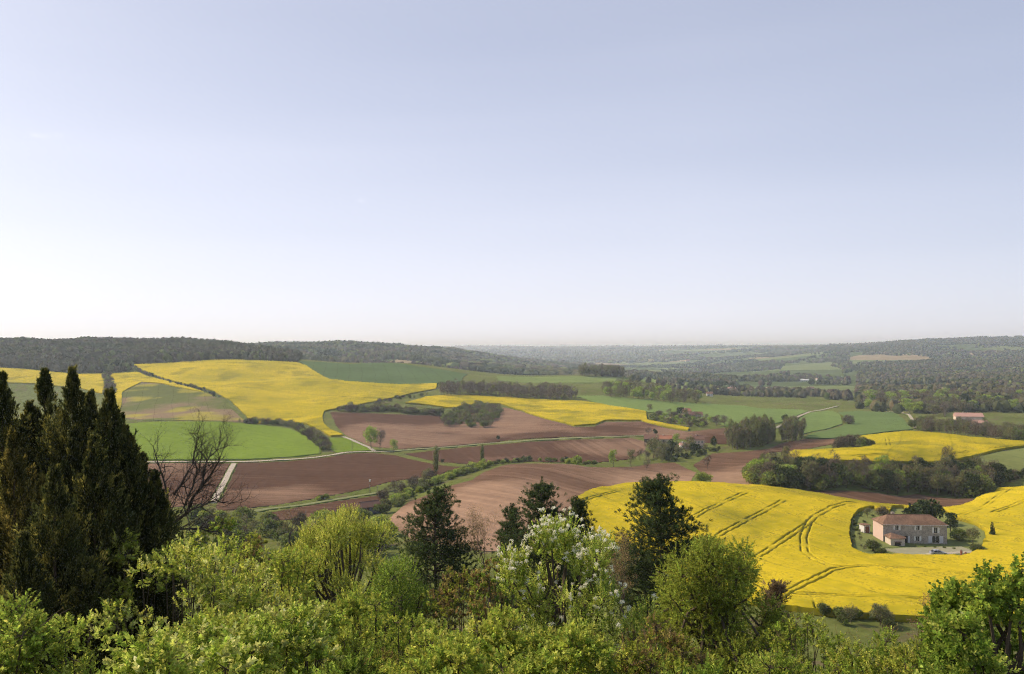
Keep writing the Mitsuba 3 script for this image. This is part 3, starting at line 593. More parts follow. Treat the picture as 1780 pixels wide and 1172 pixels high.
            'group': 'bushes on the rough bank',
            'what': 'bush',
            'where': 'the rough bank above that hedge'},
           {'name': 'clump_bush',
            'kinds': ['bush', 'olive', 'bush', 'bare'],
            'gap': 9,
            'h': (5, 9),
            'xy': [(-55.3, 623.2), (-40.4, 626.4), (-13.9, 608.7), (-15.4, 632.0), (-9.3, 720.7), (-11.8, 750.6), (-28.6, 769.6), (-47.8, 742.5), (-55.1, 700.2)],
            'category': 'bush',
            'group': 'bushes of the clump in the ploughed field',
            'what': 'bush',
            'where': 'the clump inside the ploughed field'},
           {'name': 'hedge_bush',
            'kinds': ['brownbush', 'bare', 'bush', 'olive'],
            'gap': 4.6,
            'h': (3.5, 7),
            'line': 1,
            'wide': 7,
            'xy': [(-193.1, 574.0), (-187.7, 596.1), (-179.4, 611.2), (-163.8, 594.2), (-146.8, 565.0), (-130.4, 528.1), (-115.6, 489.3), (-107.0, 467.1)],
            'category': 'bush',
            'group': 'bushes of the hedge round the wheat dome',
            'what': 'bush',
            'where': 'the hedge around the wheat dome'},
           {'name': 'hedge_bush',
            'kinds': ['bush', 'brownbush'],
            'gap': 5,
            'h': (3, 5.5),
            'line': 1,
            'wide': 9,
            'xy': [(-490.9, 971.4), (-459.6, 918.6), (-413.5, 825.3)],
            'category': 'bush',
            'group': 'bushes of the short hedge in the left rapeseed',
            'what': 'bush',
            'where': 'the short hedge inside the left rapeseed strip'},
           {'name': 'hedge_bush',
            'kinds': ['brownbush', 'bush', 'dark'],
            'gap': 6,
            'h': (2.4, 4.4),
            'line': 1,
            'wide': 6,
            'xy': [(-480.6, 1021.9), (-453.6, 984.0), (-399.6, 918.1), (-354.5, 868.9), (-325.0, 833.0), (-303.5, 809.0), (-286.0, 783.4)],
            'category': 'bush',
            'group': 'bushes between the left rapeseed fields',
            'what': 'bush',
            'where': 'the hedge between the left rapeseed fields'},
           {'name': 'hedge_bush',
            'kinds': ['bush', 'limebush', 'bush', 'spring'],
            'gap': 3.4,
            'h': (2.6, 4.6),
            'line': 1,
            'wide': 6,
            'xy': [(-42.7, 278.8), (-41.8, 307.3), (-34.9, 325.2), (-24.8, 346.6), (-13.3, 388.0)],
            'category': 'bush',
            'group': 'bushes of the slanting hedgerow',
            'what': 'bush',
            'where': 'the slanting hedgerow'},
           {'name': 'hedge_bush',
            'kinds': ['brownbush', 'olive', 'bare'],
            'gap': 4.5,
            'h': (2.6, 5),
            'line': 1,
            'wide': 7,
            'xy': [(-48.7, 312.1), (-44.0, 323.9), (-38.9, 339.3), (-35.4, 366.3)],
            'category': 'bush',
            'group': 'brownish bushes behind the slanting hedgerow',
            'what': 'bush',
            'where': 'the scrub behind the slanting hedgerow'},
           {'name': 'hedge_bush',
            'kinds': ['bush', 'dark', 'limebush', 'bush'],
            'gap': 4.0,
            'h': (2, 3.6),
            'line': 1,
            'wide': 5,
            'xy': [(-13.3, 385.8), (-3.6, 413.5), (6.3, 441.4), (18.1, 444.6), (28.3, 438.8), (35.0, 408.0), (45.5, 409.8)],
            'category': 'bush',
            'group': 'bushes along the tilled dome crest',
            'what': 'bush',
            'where': 'the hedge along the tilled crest'},
           {'name': 'garden_bush',
            'kinds': ['bush', 'olive', 'bare', 'spring', 'brownbush'],
            'gap': 8,
            'h': (3, 7),
            'xy': [(110.9, 640.0), (121.8, 618.6), (135.0, 608.5), (152.5, 617.4), (169.2, 635.4), (171.7, 666.1), (153.9, 693.5), (129.6, 696.3), (117.3, 682.8)],
            'category': 'bush',
            'group': 'garden bushes of the upper hamlet',
            'skip': 14,
            'what': 'shrub',
            'where': 'the upper hamlet gardens'},
           {'name': 'garden_bush',
            'kinds': ['dark', 'bush', 'dark'],
            'gap': 4,
            'h': (2.5, 4),
            'line': 1,
            'wide': 6,
            'xy': [(83.8, 433.7), (95.6, 445.3), (107.5, 455.3), (120.5, 472.7)],
            'category': 'bush',
            'group': 'hedge bushes of the lower hamlet',
            'what': 'bush',
            'where': 'the hedge below the lower hamlet'},
           {'name': 'garden_bush',
            'kinds': ['olive', 'bush', 'bare', 'dark'],
            'gap': 7,
            'h': (4, 7),
            'xy': [(73.7, 443.6), (80.3, 431.6), (91.2, 446.9), (107.9, 463.6), (119.3, 476.2), (99.6, 479.6), (90.6, 468.8), (78.6, 467.4)],
            'category': 'bush',
            'group': 'bushes of the lower hamlet',
            'skip': 12,
            'what': 'shrub',
            'where': 'the lower hamlet grove'},
           {'name': 'valley_tree',
            'kinds': ['bare', 'olive', 'tallbare', 'spring', 'bare'],
            'gap': 15,
            'h': (10, 15),
            'xy': [(361.5, 827.9), (396.2, 845.0), (374.4, 736.8), (376.9, 692.8), (444.5, 766.6), (496.7, 770.9), (627.4, 973.8), (562.9, 970.8), (527.2, 1037.3),
                   (446.5, 1022.5)],
            'category': 'tree',
            'group': 'trees of the right valley slope',
            'w': 1.2,
            'what': 'tree',
            'where': 'the right valley slope wood'},
           {'name': 'valley_tree',
            'kinds': ['olive', 'bare', 'bush', 'tallolive'],
            'gap': 10,
            'h': (6, 10),
            'xy': [(284.5, 567.7), (250.4, 466.5), (269.7, 471.0), (276.3, 454.2), (303.9, 471.7), (351.4, 545.5), (334.5, 549.8), (340.4, 594.4), (326.8, 608.8),
                   (320.9, 638.7)],
            'category': 'tree',
            'group': 'trees below the pink house',
            'what': 'tree',
            'where': 'the belt below the pink house'},
           {'name': 'hilltop_tree',
            'kinds': ['tallolive', 'tallbare', 'olive'],
            'gap': 8,
            'h': (13, 19),
            'xy': [(105.6, 1229.9), (132.9, 1237.9), (170.8, 1269.5), (266.0, 1955.5), (141.5, 1275.3), (110.2, 1261.4)],
            'category': 'tree',
            'group': 'row of tall trees on the pasture hill',
            'w': 0.9,
            'grow': 4,
            'what': 'tree',
            'where': 'the hilltop row'},
           {'name': 'yard_bush',
            'kinds': ['bush', 'bush', 'olive'],
            'gap': 4.2,
            'h': (0.8, 1.7),
            'line': 1,
            'wide': 7,
            'xy': [(114.9, 263.3), (108.3, 253.4), (100.5, 237.9), (92.8, 219.3), (89.8, 209.2)],
            'category': 'bush',
            'group': 'bushes on the farmyard rim',
            'what': 'bush',
            'where': 'the farmyard rim'},
           {'name': 'scrub_bush',
            'kinds': ['bush', 'olive', 'bush'],
            'gap': 3.2,
            'h': (1.8, 3.8),
            'line': 1,
            'wide': 7,
            'xy': [(55.0, 139.8), (57.9, 139.4), (61.6, 138.8), (65.7, 139.0)],
            'category': 'bush',
            'group': 'bushes below the near rapeseed field',
            'what': 'bush',
            'where': 'the hedge below the near rapeseed'},
           {'name': 'scrub_bush',
            'kinds': ['bush', 'brownbush', 'olive', 'bush', 'limebush'],
            'gap': 8,
            'h': (2.5, 6.5),
            'xy': [(-94.5, 266.7), (-78.5, 261.2), (-57.8, 244.8), (-44.7, 249.8), (-30.8, 226.7), (-33.4, 186.8), (-58.6, 182.1), (-87.7, 207.7), (-123.9, 266.4)],
            'category': 'bush',
            'group': 'bushes on the rough slope',
            'what': 'bush',
            'where': 'the rough slope below the ploughed fields'}],
 'forest': [(-872.1, 1023.8), (-640.7, 1005.7), (-610.2, 1000.5), (-566.5, 989.3), (-532.8, 983.3), (-501.1, 984.5), (-472.5, 992.6), (-495.2, 1049.7), (-470.9, 1059.3),
            (-434.7, 1090.3), (-397.6, 1131.3), (-353.3, 1121.7), (-326.8, 1113.5), (-298.7, 1112.8), (-331.1, 1250.0), (-381.2, 1420.0), (-519.1, 1480.0),
            (-955.6, 1500.0), (-1277.7, 1500.0)],
 'ridge': [(-531.5, 1650.0), (-390.8, 1560.0), (-264.9, 1480.0), (-116.5, 1480.0), (-45.8, 1600.0), (64.4, 1800.0), (130.3, 2600.0), (-23.6, 3300.0), (-311.4, 2900.0),
           (-458.1, 2560.0), (-789.2, 2450.0)],
 'clearings': [[(799.6, 2454.9), (1103.6, 3245.8), (1184.6, 3244.8), (1176.1, 2987.4), (984.1, 2386.7), (881.6, 2153.2), (774.9, 2122.5)],
               [(284.1, 968.1), (293.7, 891.9), (350.4, 889.9), (383.2, 877.7), (388.9, 987.8), (373.8, 1160.5)],
               [(281.0, 912.8), (370.3, 940.7), (450.4, 1165.2), (307.1, 1046.3)], [(509.9, 1696.2), (650.6, 1714.9), (703.0, 1818.8), (559.0, 1816.0)],
               [(718.9, 1702.1), (790.0, 1471.5), (778.2, 1342.2), (714.6, 1331.1), (602.4, 1426.3)],
               [(1112.6, 2634.4), (1093.7, 2464.3), (1270.0, 2885.0), (1257.4, 2977.2)], [(798.0, 3430.1), (1031.7, 4117.8), (1150.2, 4173.5), (950.6, 3689.0)]],
 'houses': [('house', 97.3, 509.1, -8, 7.5, 6, 3.0, 1.8, 'cream_render', 'orange_tiles', 'small house with a bright orange roof in the lower hamlet'),
            ('barn', 90.9, 512.3, -14, 13, 6, 2.6, 2.2, 'dark_timber', 'brown_tiles', 'long dark roofed barn left of the orange roofed house'),
            ('house', 112.5, 483.7, -6, 6.4, 6.5, 5.6, 2.2, 'pink_render', 'brown_tiles', 'tall pinkish house at the right end of the lower hamlet'),
            ('house', 104.7, 486.1, 4, 5.0, 4, 2.2, 1.2, 'white_paint', 'pink_tiles', 'low white annexe just left of the tall pinkish house'),
            ('house', 152.4, 698.0, 10, 7, 6, 4.2, 2.0, 'cream_render', 'orange_tiles', 'cream house with orange roof right of the dark evergreen in the upper hamlet'),
            ('house', 157.5, 685.3, 4, 11, 6, 2.6, 2.0, 'cream_render', 'brown_tiles', 'long low cream house with brown roof in the upper hamlet'),
            ('house', 126.1, 652.5, 0, 6, 4, 2.2, 1.0, 'white_paint', 'pink_tiles', 'low pale shed in the gardens of the upper hamlet'),
            ('house', 349.4, 613.2, -14, 19, 8, 7.5, 2.4, 'cream_render', 'pink_tiles', 'large cream house with pale pink roof among the right hand trees'),
            ('house', 345.5, 591.6, -14, 9, 7, 4.5, 2.0, 'pink_render', 'pink_tiles', 'lower pink wing at the right end of the large cream house'),
            ('house', 348.5, 553.9, 5, 6, 5, 3, 1.2, 'white_paint', 'pink_tiles', 'small white house near the right edge behind the rapeseed bank'),
            ('house', 339.2, 1234.0, 8, 11, 9, 7, 2.6, 'white_paint', 'pink_tiles', 'tall bright white house standing among valley trees'),
            ('house', 255.9, 1039.4, -8, 8, 7, 3.6, 2, 'white_paint', 'brown_tiles', 'white house at the foot of the pasture hill'),
            ('house', 380.7, 1251.3, 4, 12, 7, 3.2, 2, 'cream_render', 'orange_tiles', 'cream house, leftmost of a row along the valley road'),
            ('house', 423.6, 1315.1, -6, 13, 8, 3.6, 2.2, 'white_paint', 'pink_tiles', 'white house in the middle of the row along the valley road'),
            ('house', 442.6, 1315.5, 6, 14, 8, 3.6, 2.2, 'white_paint', 'orange_tiles', 'white house at the right end of the row along the valley road'),
            ('house', 495.3, 1330.6, 0, 10, 8, 4, 2, 'white_paint', 'brown_tiles', 'white house alone right of the valley road row'),
            ('greenhouse', 664.8, 1828.1, 3, 38, 12, 3.4, 1.6, 'white_paint', 'white_paint', 'long white greenhouse far across the valley floor'),
            ('house', 705.1, 1837.8, -3, 15, 9, 4, 2, 'white_paint', 'pink_tiles', 'white farmhouse right of the long white greenhouse'),
            ('house', 849.5, 3156.3, 3, 14, 10, 7, 3, 'white_paint', 'orange_tiles', 'white house far up the valley, highest of the left group'),
            ('house', 532.0, 1992.5, -5, 13, 9, 5, 2.6, 'white_paint', 'brown_tiles', 'white house below the highest valley house'),
            ('house', 550.4, 1931.9, 0, 22, 10, 4.5, 2.4, 'white_paint', 'pink_tiles', 'wide pale house in the far valley, right of its white neighbours'),
            ('house', 989.1, 4515.8, 5, 22, 14, 8, 4, 'cream_render', 'orange_tiles', 'pale house at the far end of the valley under the distant hills'),
            ('house', 971.4, 1631.1, 10, 12, 8, 4, 2.4, 'cream_render', 'orange_tiles', 'leftmost red roofed house of the village on the right slope'),
            ('house', 984.2, 1631.0, -5, 12, 8, 4, 2.4, 'pink_render', 'orange_tiles', 'second red roofed house from the left in the right slope village'),
            ('house', 969.4, 1585.8, 8, 14, 9, 4.4, 2.6, 'cream_render', 'orange_tiles', 'third red roofed house from the left in the right slope village'),
            ('house', 1001.2, 1618.9, 0, 12, 8, 4, 2.4, 'cream_render', 'pink_tiles', 'fourth house from the left in the right slope village'),
            ('house', 985.3, 1573.0, -8, 14, 8, 4, 2.4, 'pink_render', 'orange_tiles', 'fifth house from the left in the right slope village'),
            ('house', 1021.7, 1610.9, 6, 14, 9, 4.4, 2.4, 'cream_render', 'orange_tiles', 'house at the right edge of the right slope village')],
 'points': {'farmhouse': (113.9, 227.1),
            'white_shed': (105.0, 237.7),
            'field_shed': (-46.3, 265.3),
            'car': (112.6, 212.2),
            'gate_posts': [(118.7, 212.3), (118.1, 209.2)]},
 'poles': [(-58.4, 330.3, 5.7, 'pole with a pale transformer beside the grassy field track'), (-55.6, 331.8, 2.4, 'short post beside the grassy field track'),
           (-109.6, 456.9, 6.5, 'pole at the foot of the green wheat dome beside the road'), (-94.5, 474.8, 5.1, 'pole on the small green triangle by the farm track')]}


def numbered(name):
    k, n = name, 0
    while k in labels:
        n += 1
        k = f'{name}_{n:03d}'
    return k


def structure(key, shape, label, category):
    scene[key] = shape
    labels[key] = {'label': label, 'category': category, 'kind': 'structure'}


def skirted(v, f, drop):
    """Adds a wall down from the open edge of the sheet (v, f), on vertices of its own. Returns (v, f, source index of each vertex)."""
    e = np.sort(np.vstack([f[:, [0, 1]], f[:, [1, 2]], f[:, [2, 0]]]), 1)
    d = np.vstack([f[:, [0, 1]], f[:, [1, 2]], f[:, [2, 0]]])
    _, first, count = np.unique(e, axis=0, return_index=True, return_counts=True)
    rim = d[first[count == 1]]
    a, n = rim.ravel(), len(v)
    low = v[a] - [0, 0, drop]
    i = np.arange(len(rim)) * 2
    top, bot = n + i, n + 2 * len(rim) + i
    w = np.vstack([np.stack([top, bot, top + 1], 1), np.stack([top + 1, bot, bot + 1], 1)])
    return np.vstack([v, v[a], low]), np.vstack([f, w]), np.concatenate([np.arange(n), a, a])


def sheet(poly, res, extra=None, keep=None, seed=1):
    """Triangles over the polygon: its edge, a jittered grid inside it and any extra points."""
    rng = np.random.default_rng(seed)
    x0, y0, x1, y1 = poly.bounds
    g = np.stack(np.meshgrid(np.arange(x0, x1, res), np.arange(y0, y1, res), indexing='ij'), -1).reshape(-1, 2)
    g = g + rng.uniform(-0.3, 0.3, g.shape) * res
    inner = poly.buffer(-res * 0.6)
    g = g[shapely.contains_xy(inner, g[:, 0], g[:, 1])]
    if keep is not None:
        g = g[~shapely.contains_xy(keep, g[:, 0], g[:, 1])]
    ring = []
    for q in getattr(poly, 'geoms', [poly]):
        for r in (q.exterior, *q.interiors):
            e = np.array([r.interpolate(s).coords[0] for s in np.arange(0, r.length, res * 0.8)])
            w = np.column_stack([e, e[:, 0] * 0])
            ring.append(e + 0.9 * (np.column_stack([meshkit.fbm(w / 3.0, 2, 1), meshkit.fbm(w / 3.0, 2, 2)]) - 0.5))
    pts = np.vstack([g, *ring] + ([extra] if extra is not None else []))
    tri = Delaunay(pts).simplices
    c = pts[tri].mean(1)
    edge = poly.buffer(0.35)
    shapely.prepare(edge)
    tri = tri[shapely.contains_xy(edge, c[:, 0], c[:, 1])]
    long = np.max([np.linalg.norm(pts[tri[:, i]] - pts[tri[:, i - 1]], axis=1) for i in range(3)], axis=0)
    tri = tri[long < res * 3.5]
    area = np.cross(pts[tri[:, 1]] - pts[tri[:, 0]], pts[tri[:, 2]] - pts[tri[:, 0]])
    tri[area < 0] = tri[area < 0][:, ::-1]
    tri = tri[np.abs(area) > 1e-5]
    used, inv = np.unique(tri, return_inverse=True)
    return pts[used], inv.reshape(-1, 3)


def along(line, step):
    l = LineString(line)
    s = np.arange(0, l.length + step / 2, step)
    p = np.array([l.interpolate(t).coords[0] for t in s])
    t = np.gradient(p, axis=0)
    t /= np.linalg.norm(t, axis=1, keepdims=True) + 1e-9
    return p, np.stack([-t[:, 1], t[:, 0]], 1)


polys, taken = [], None
for f in PLAN['fields']:
    q = Polygon(f['xy']).buffer(0)
    polys.append(q)
road_strips = []
for r in PLAN['roads']:
    road_strips.append(LineString(r['xy']).buffer(r['width'] / 2 + 0.4, cap_style=2))
all_roads = unary_union(road_strips)
order = sorted(range(len(polys)), key=lambda i: PLAN['fields'][i]['rank'])
for i in order:
    q = polys[i].difference(all_roads)
    if taken is not None:
        q = q.difference(taken)
    taken = q.buffer(0.25) if taken is None else taken.union(q.buffer(0.25))
    polys[i] = q.buffer(-0.3).buffer(0.3)
covered = unary_union([q.buffer(-PLAN['fields'][i]['res'] * 0.7) for i, q in enumerate(polys)] + [r.buffer(-0.3) for r in road_strips])
shapely.prepare(covered)

for i, f in enumerate(PLAN['fields']):
    q = polys[i]
    q = unary_union([g for g in q.geoms if g.area > 40]) if hasattr(q, 'geoms') else q
    extra, keep, tracks = None, None, []
    for line in f.get('tramlines', ()):
        p, n = along(line, 0.8)
        for side in (-0.85, 0.85):
            tracks.append(p + n * side)
            for off in (-0.55, -0.3, 0.0, 0.3, 0.55):
                e = p + n * (side + off)
                extra = e if extra is None else np.vstack([extra, e])
    if tracks:
        inside = shapely.contains_xy(q.buffer(-0.3), extra[:, 0], extra[:, 1])
        extra = extra[inside]
        keep = unary_union([LineString(t).buffer(0.75) for t in tracks])
    pts, tri = sheet(q, f['res'], extra, keep, i)
    h = np.full(len(pts), f['h'])
    p3 = np.stack([pts[:, 0], pts[:, 1], h * 0], -1)
    mask = np.ones(len(pts)) if f['mat'] == 'rape' else np.full(len(pts), f.get('col', 0.5))
    if f['mat'] == 'rape':
        h = h * (0.86 + 0.28 * meshkit.noise(p3 / 2.1, 3)) + 0.22 * (meshkit.noise(p3 / 0.9, 4) - 0.5)
        if tracks:
            far = np.min([shapely.distance(LineString(t), shapely.points(pts)) for t in tracks], axis=0)
            wide = np.clip((0.32 - far) / 0.22, 0, 1) * np.clip(meshkit.noise(p3 / 6.0, 9) * 1.8 - 0.2, 0.12, 1)
            h, mask = h - wide * 0.6, mask - wide * 0.72
    elif f['mat'] == 'green':
        h = h * (0.8 + 0.4 * meshkit.noise(p3 / 3.1, 3))
    else:
        h = h + 0.3 * (meshkit.fbm(p3 / 6.0, 2, 3) - 0.5)
    v = np.column_stack([pts, ground(pts[:, 0], pts[:, 1]) + h])
    a = f['row'][0]
    rowc = (pts[:, 0] * math.cos(a) + pts[:, 1] * math.sin(a) + 5 * (meshkit.fbm(p3 / 90, 2, 6) - 0.5)) * (24.0 / f['row'][1] if f['mat'] != 'soil' else 1.0)
    v, tri, src = skirted(v, tri, f['h'] + 1.6)
    mask, rowc = mask[src], rowc[src]
    if f['mat'] == 'rape':
        mask[len(pts) + (len(mask) - len(pts)) // 2:] = 0.0
    key = numbered(f['name'])
    bsdf = {'rape': 'rape', 'soil': 'soil', 'green': 'crop'}[f['mat']] + '_surface'
    structure(key, mikit.ply((v, tri), bsdf, smooth=True, uv=np.stack([mask, rowc], 1)), f['label'], f['category'])

for r, strip in zip(PLAN['roads'], road_strips):
    p, n = along(r['xy'], 2.5)
    offs = np.linspace(-1, 1, 7)
    v = (p[:, None] + n[:, None] * (offs * r['width'] / 2)[None, :, None]).reshape(-1, 2)
    z = ground(v[:, 0], v[:, 1]) + 0.12 + 0.1 * (1 - np.tile(offs, len(p)) ** 2)
    i = np.arange(len(p) - 1)[:, None] * 7 + np.arange(6)[None]
    i = i.ravel()
    tri = np.vstack([np.stack([i, i + 7, i + 1], 1), np.stack([i + 1, i + 7, i + 8], 1)])
    tri = tri[:, ::-1]
    v3, tri, src = skirted(np.column_stack([v, z]), tri, 1.5)
    uv = np.stack([np.tile(offs, len(p)), np.full(len(v), r.get('grass', 0.0))], 1)[src]
    structure(numbered(r['name']), mikit.ply((v3, tri), 'track_surface', smooth=True, uv=uv), r['label'], r['category'])

az = np.radians(np.concatenate([np.arange(-180, -44, 4.0), np.arange(-44, 44, 0.2), np.arange(44, 180, 4.0)]))
rad = np.concatenate([[0.01], np.geomspace(0.8, 80, 90)[:-1], np.geomspace(80, 1500, 300)[:-1], np.geomspace(1500, 15000, 170)])
ga, gr = np.meshgrid(az, rad, indexing='ij')
gx, gy = (gr * np.sin(ga)).ravel(), (gr * np.cos(ga)).ravel()
gz = ground(gx, gy) - 1.0 * shapely.contains_xy(covered, gx, gy)
na, nr = ga.shape
i = (np.arange(na)[:, None] * nr + np.arange(nr - 1)[None]).ravel()
j = ((np.arange(na)[:, None] + 1) % na * nr + np.arange(nr - 1)[None]).ravel()
tri = np.vstack([np.stack([i, j, i + 1], 1), np.stack([i + 1, j, j + 1], 1)])
structure('hills', mikit.ply((np.column_stack([gx, gy, gz]), tri), 'land_surface', smooth=True), 'rolling hills and valley of rough grass and distant fields', 'hills')


# ---------------------------------------------------------------- leaves, twigs and wood
VC = {'type': 'mesh_attribute', 'name': 'vertex_color'}
scene['leaf'] = {'type': 'principledthin', 'base_color': VC, 'roughness': 0.65, 'diff_trans': 1.05, 'spec_trans': 0.0}
scene['dull_leaf'] = two({'type': 'diffuse', 'reflectance': VC})
scene['bark'] = two({'type': 'diffuse', 'reflectance': VC})


def unit(a):
    return a / (np.linalg.norm(a, axis=-1, keepdims=True) + 1e-12)


def rand_dir(rng, n, up=0.0):
    d = unit(rng.normal(size=(n, 3)))
    d[:, 2] += up
    return unit(d)


def blades(p, axis, normal, length, width, fold=0.12):
    """One folded leaf (two triangles on a midrib) at each point."""
    n = len(p)
    axis = unit(axis)
    side = unit(np.cross(axis, normal))
    nrm = np.cross(side, axis)
    length, width = np.broadcast_to(length, n)[:, None], np.broadcast_to(width, n)[:, None]
    mid = p + axis * length * 0.45
    v = np.stack([p, mid - side * width / 2 + nrm * width * fold, p + axis * length, mid + side * width / 2 + nrm * width * fold], 1).reshape(-1, 3)
    i = np.arange(n)[:, None] * 4
    return v, np.vstack([i + [0, 1, 2], i + [0, 2, 3]])


def tint(rng, n, base, spread=0.18, hue=0.08):
    """A colour for each of n leaves around the base colour."""
    c = np.broadcast_to(np.asarray(base, float), (n, 3)) * np.exp(rng.normal(0, spread, (n, 1)))
    c = c * np.exp(rng.normal(0, hue, (n, 3)) * [1.0, 0.4, 1.0])
    return np.clip(c, 0.004, 0.9)


def tube(points, radii, sides=5):
    p = np.asarray(points, float)
    r = np.broadcast_to(radii, len(p))
    t = unit(np.gradient(p, axis=0))
    a = unit(np.cross(t, np.where(np.abs(t[:, 2:]) < 0.9, [0, 0, 1.0], [1.0, 0, 0])))
    b = np.cross(t, a)
    ang = np.arange(sides) * 2 * np.pi / sides
    v = p[:, None] + r[:, None, None] * (np.cos(ang)[None, :, None] * a[:, None] + np.sin(ang)[None, :, None] * b[:, None])
    i, j = np.meshgrid(np.arange(len(p) - 1), np.arange(sides), indexing='ij')
    q = np.stack([i * sides + j, i * sides + (j + 1) % sides, (i + 1) * sides + (j + 1) % sides, (i + 1) * sides + j], -1).reshape(-1, 4)
    return v.reshape(-1, 3), np.vstack([q[:, [0, 1, 2]], q[:, [0, 2, 3]]])


def join(parts):
    """[(v, f) or (v, f, colour)] -> (v, f, colours or None)."""
    vs, fs, cs, at = [], [], [], 0
    for q in parts:
        vs.append(q[0]), fs.append(q[1] + at)
        at += len(q[0])
        if len(q) > 2:
            cs.append(np.broadcast_to(q[2], (len(q[0]), 3)))
    return np.vstack(vs), np.vstack(fs), np.vstack(cs) if cs else None


def branches(rng, start, direction, length, radius, levels, split=(3, 5), spread=0.7, up=0.15, wiggle=0.12, ratio=0.62, sides=5, tips=None, out=None, taper=0.35, first=0.35):
    """A limb and what grows from it, as tubes (out) and the twig ends (tips: position, direction)."""
    out, tips = ([] if out is None else out), ([] if tips is None else tips)
    k = max(4, int(length / max(radius * 6, 0.12)) + 2)
    k = min(k, 9)
    p, d, pts, dirs = np.array(start, float), unit(np.array(direction, float)), [], []
    for s in range(k):
        pts.append(p.copy()), dirs.append(d.copy())
        p = p + d * length / (k - 1)
        d = unit(d + rng.normal(0, wiggle, 3) + [0, 0, up * 0.3])
    r = radius * np.linspace(1, taper, k)
    out.append((np.array(pts), r, sides if levels > 0 else 3))
    if levels == 0:
        tips.append((pts[-1], dirs[-1]))
        return out, tips
    for q in range(rng.integers(*split) if split[1] > split[0] else split[0]):
        t = first + (1 - first) * (q + rng.uniform(0.2, 0.9)) / split[1]
        t = min(t, 0.98)
        i = min(int(t * (k - 1)), k - 2)
        w = t * (k - 1) - i
        b = pts[i] * (1 - w) + pts[i + 1] * w
        side = unit(np.cross(dirs[i], rng.normal(size=3)))
        nd = unit(dirs[i] * (1 - spread * 0.55) + side * spread + [0, 0, up])
        branches(rng, b, nd, length * ratio * rng.uniform(0.75, 1.2), np.interp(t, [0, 1], [radius, radius * taper]) * 0.68, levels - 1, split, spread, up, wiggle, ratio, max(3, sides - 1), tips, out, taper, first)
    branches(rng, pts[-1], dirs[-1], length * ratio * 0.9, r[-1], levels - 1, split, spread, up, wiggle, ratio, max(3, sides - 1), tips, out, taper, first)
    return out, tips


def wood_mesh(limbs, colour=(0.11, 0.085, 0.065), rng=None):
    parts = []
    for p, r, s in limbs:
        v, f = tube(p, r, s)
        parts.append((v, f, np.array(colour) * (1 if rng is None else rng.uniform(0.75, 1.25))))
    return join(parts)


def coloured(mesh, bsdf):
    return mikit.ply(mesh[:2], bsdf, color=mesh[2])


def lobed(rng, n, lobes, shell=0.3):
    """Points spread through the outer part of a set of overlapping ellipsoids, with outward directions."""
    lobes = np.asarray(lobes, float)
    w = (lobes[:, 3] * lobes[:, 4] + lobes[:, 3] * lobes[:, 5]) ** 1.0
    k = rng.choice(len(lobes), n, p=w / w.sum())
    d = rand_dir(rng, n, 0.15)
    r = 1 - np.abs(rng.normal(0, shell, n))
    return lobes[k, :3] + d * lobes[k, 3:] * np.clip(r, 0.1, 1.05)[:, None], d, k


# ---------------------------------------------------------------- trees and bushes of the middle distance, each kind about 10 m tall before scaling
def crown_lobes(rng, kind):
    L = []
    if kind == 'round':
        for k in range(18):
            a, z = rng.uniform(0, 2 * np.pi), rng.uniform(3.0, 8.9)
            s = 2.5 * math.sqrt(max(0.05, 1 - ((z - 5.4) / 4.0) ** 2))
            r = rng.uniform(0.75, 1.6)
            L.append((s * math.cos(a), s * math.sin(a), z, r, r, r * 0.85))
        L.append((0, 0, 5.6, 1.7, 1.7, 2.8))
    elif kind == 'tall':
        for k in range(12):
            a, z = rng.uniform(0, 2 * np.pi), rng.uniform(2.8, 9.0)
            s = 1.35 * math.sqrt(max(0.05, 1 - ((z - 5.6) / 4.6) ** 2))
            r = rng.uniform(0.7, 1.15)
            L.append((s * math.cos(a), s * math.sin(a), z, r, r, r * 1.3))
    elif kind == 'column':
        for k in range(9):
            z = 1.2 + k * 0.98
            r = 0.95 * math.sin(math.pi * min(1, (z + 1.5) / 12)) ** 0.6 * rng.uniform(0.8, 1.1)
            L.append((rng.normal(0, 0.18), rng.normal(0, 0.18), z, r, r, 1.2))
    elif kind == 'bush':
        for k in range(14):
            a, s = rng.uniform(0, 2 * np.pi), rng.uniform(0.5, 4.4)
            r = rng.uniform(1.2, 2.9)
            L.append((s * math.cos(a), s * math.sin(a), rng.uniform(2.0, 7.2 - s * 0.6), r, r, r * 0.9))
    elif kind == 'cone':
        for k in range(9):
            z = 1.0 + k * 0.95
            r = 2.0 * (1 - (z / 10.6)) + 0.15
            L.append((rng.normal(0, 0.15), rng.normal(0, 0.15), z, r, r, 0.9))
    return L


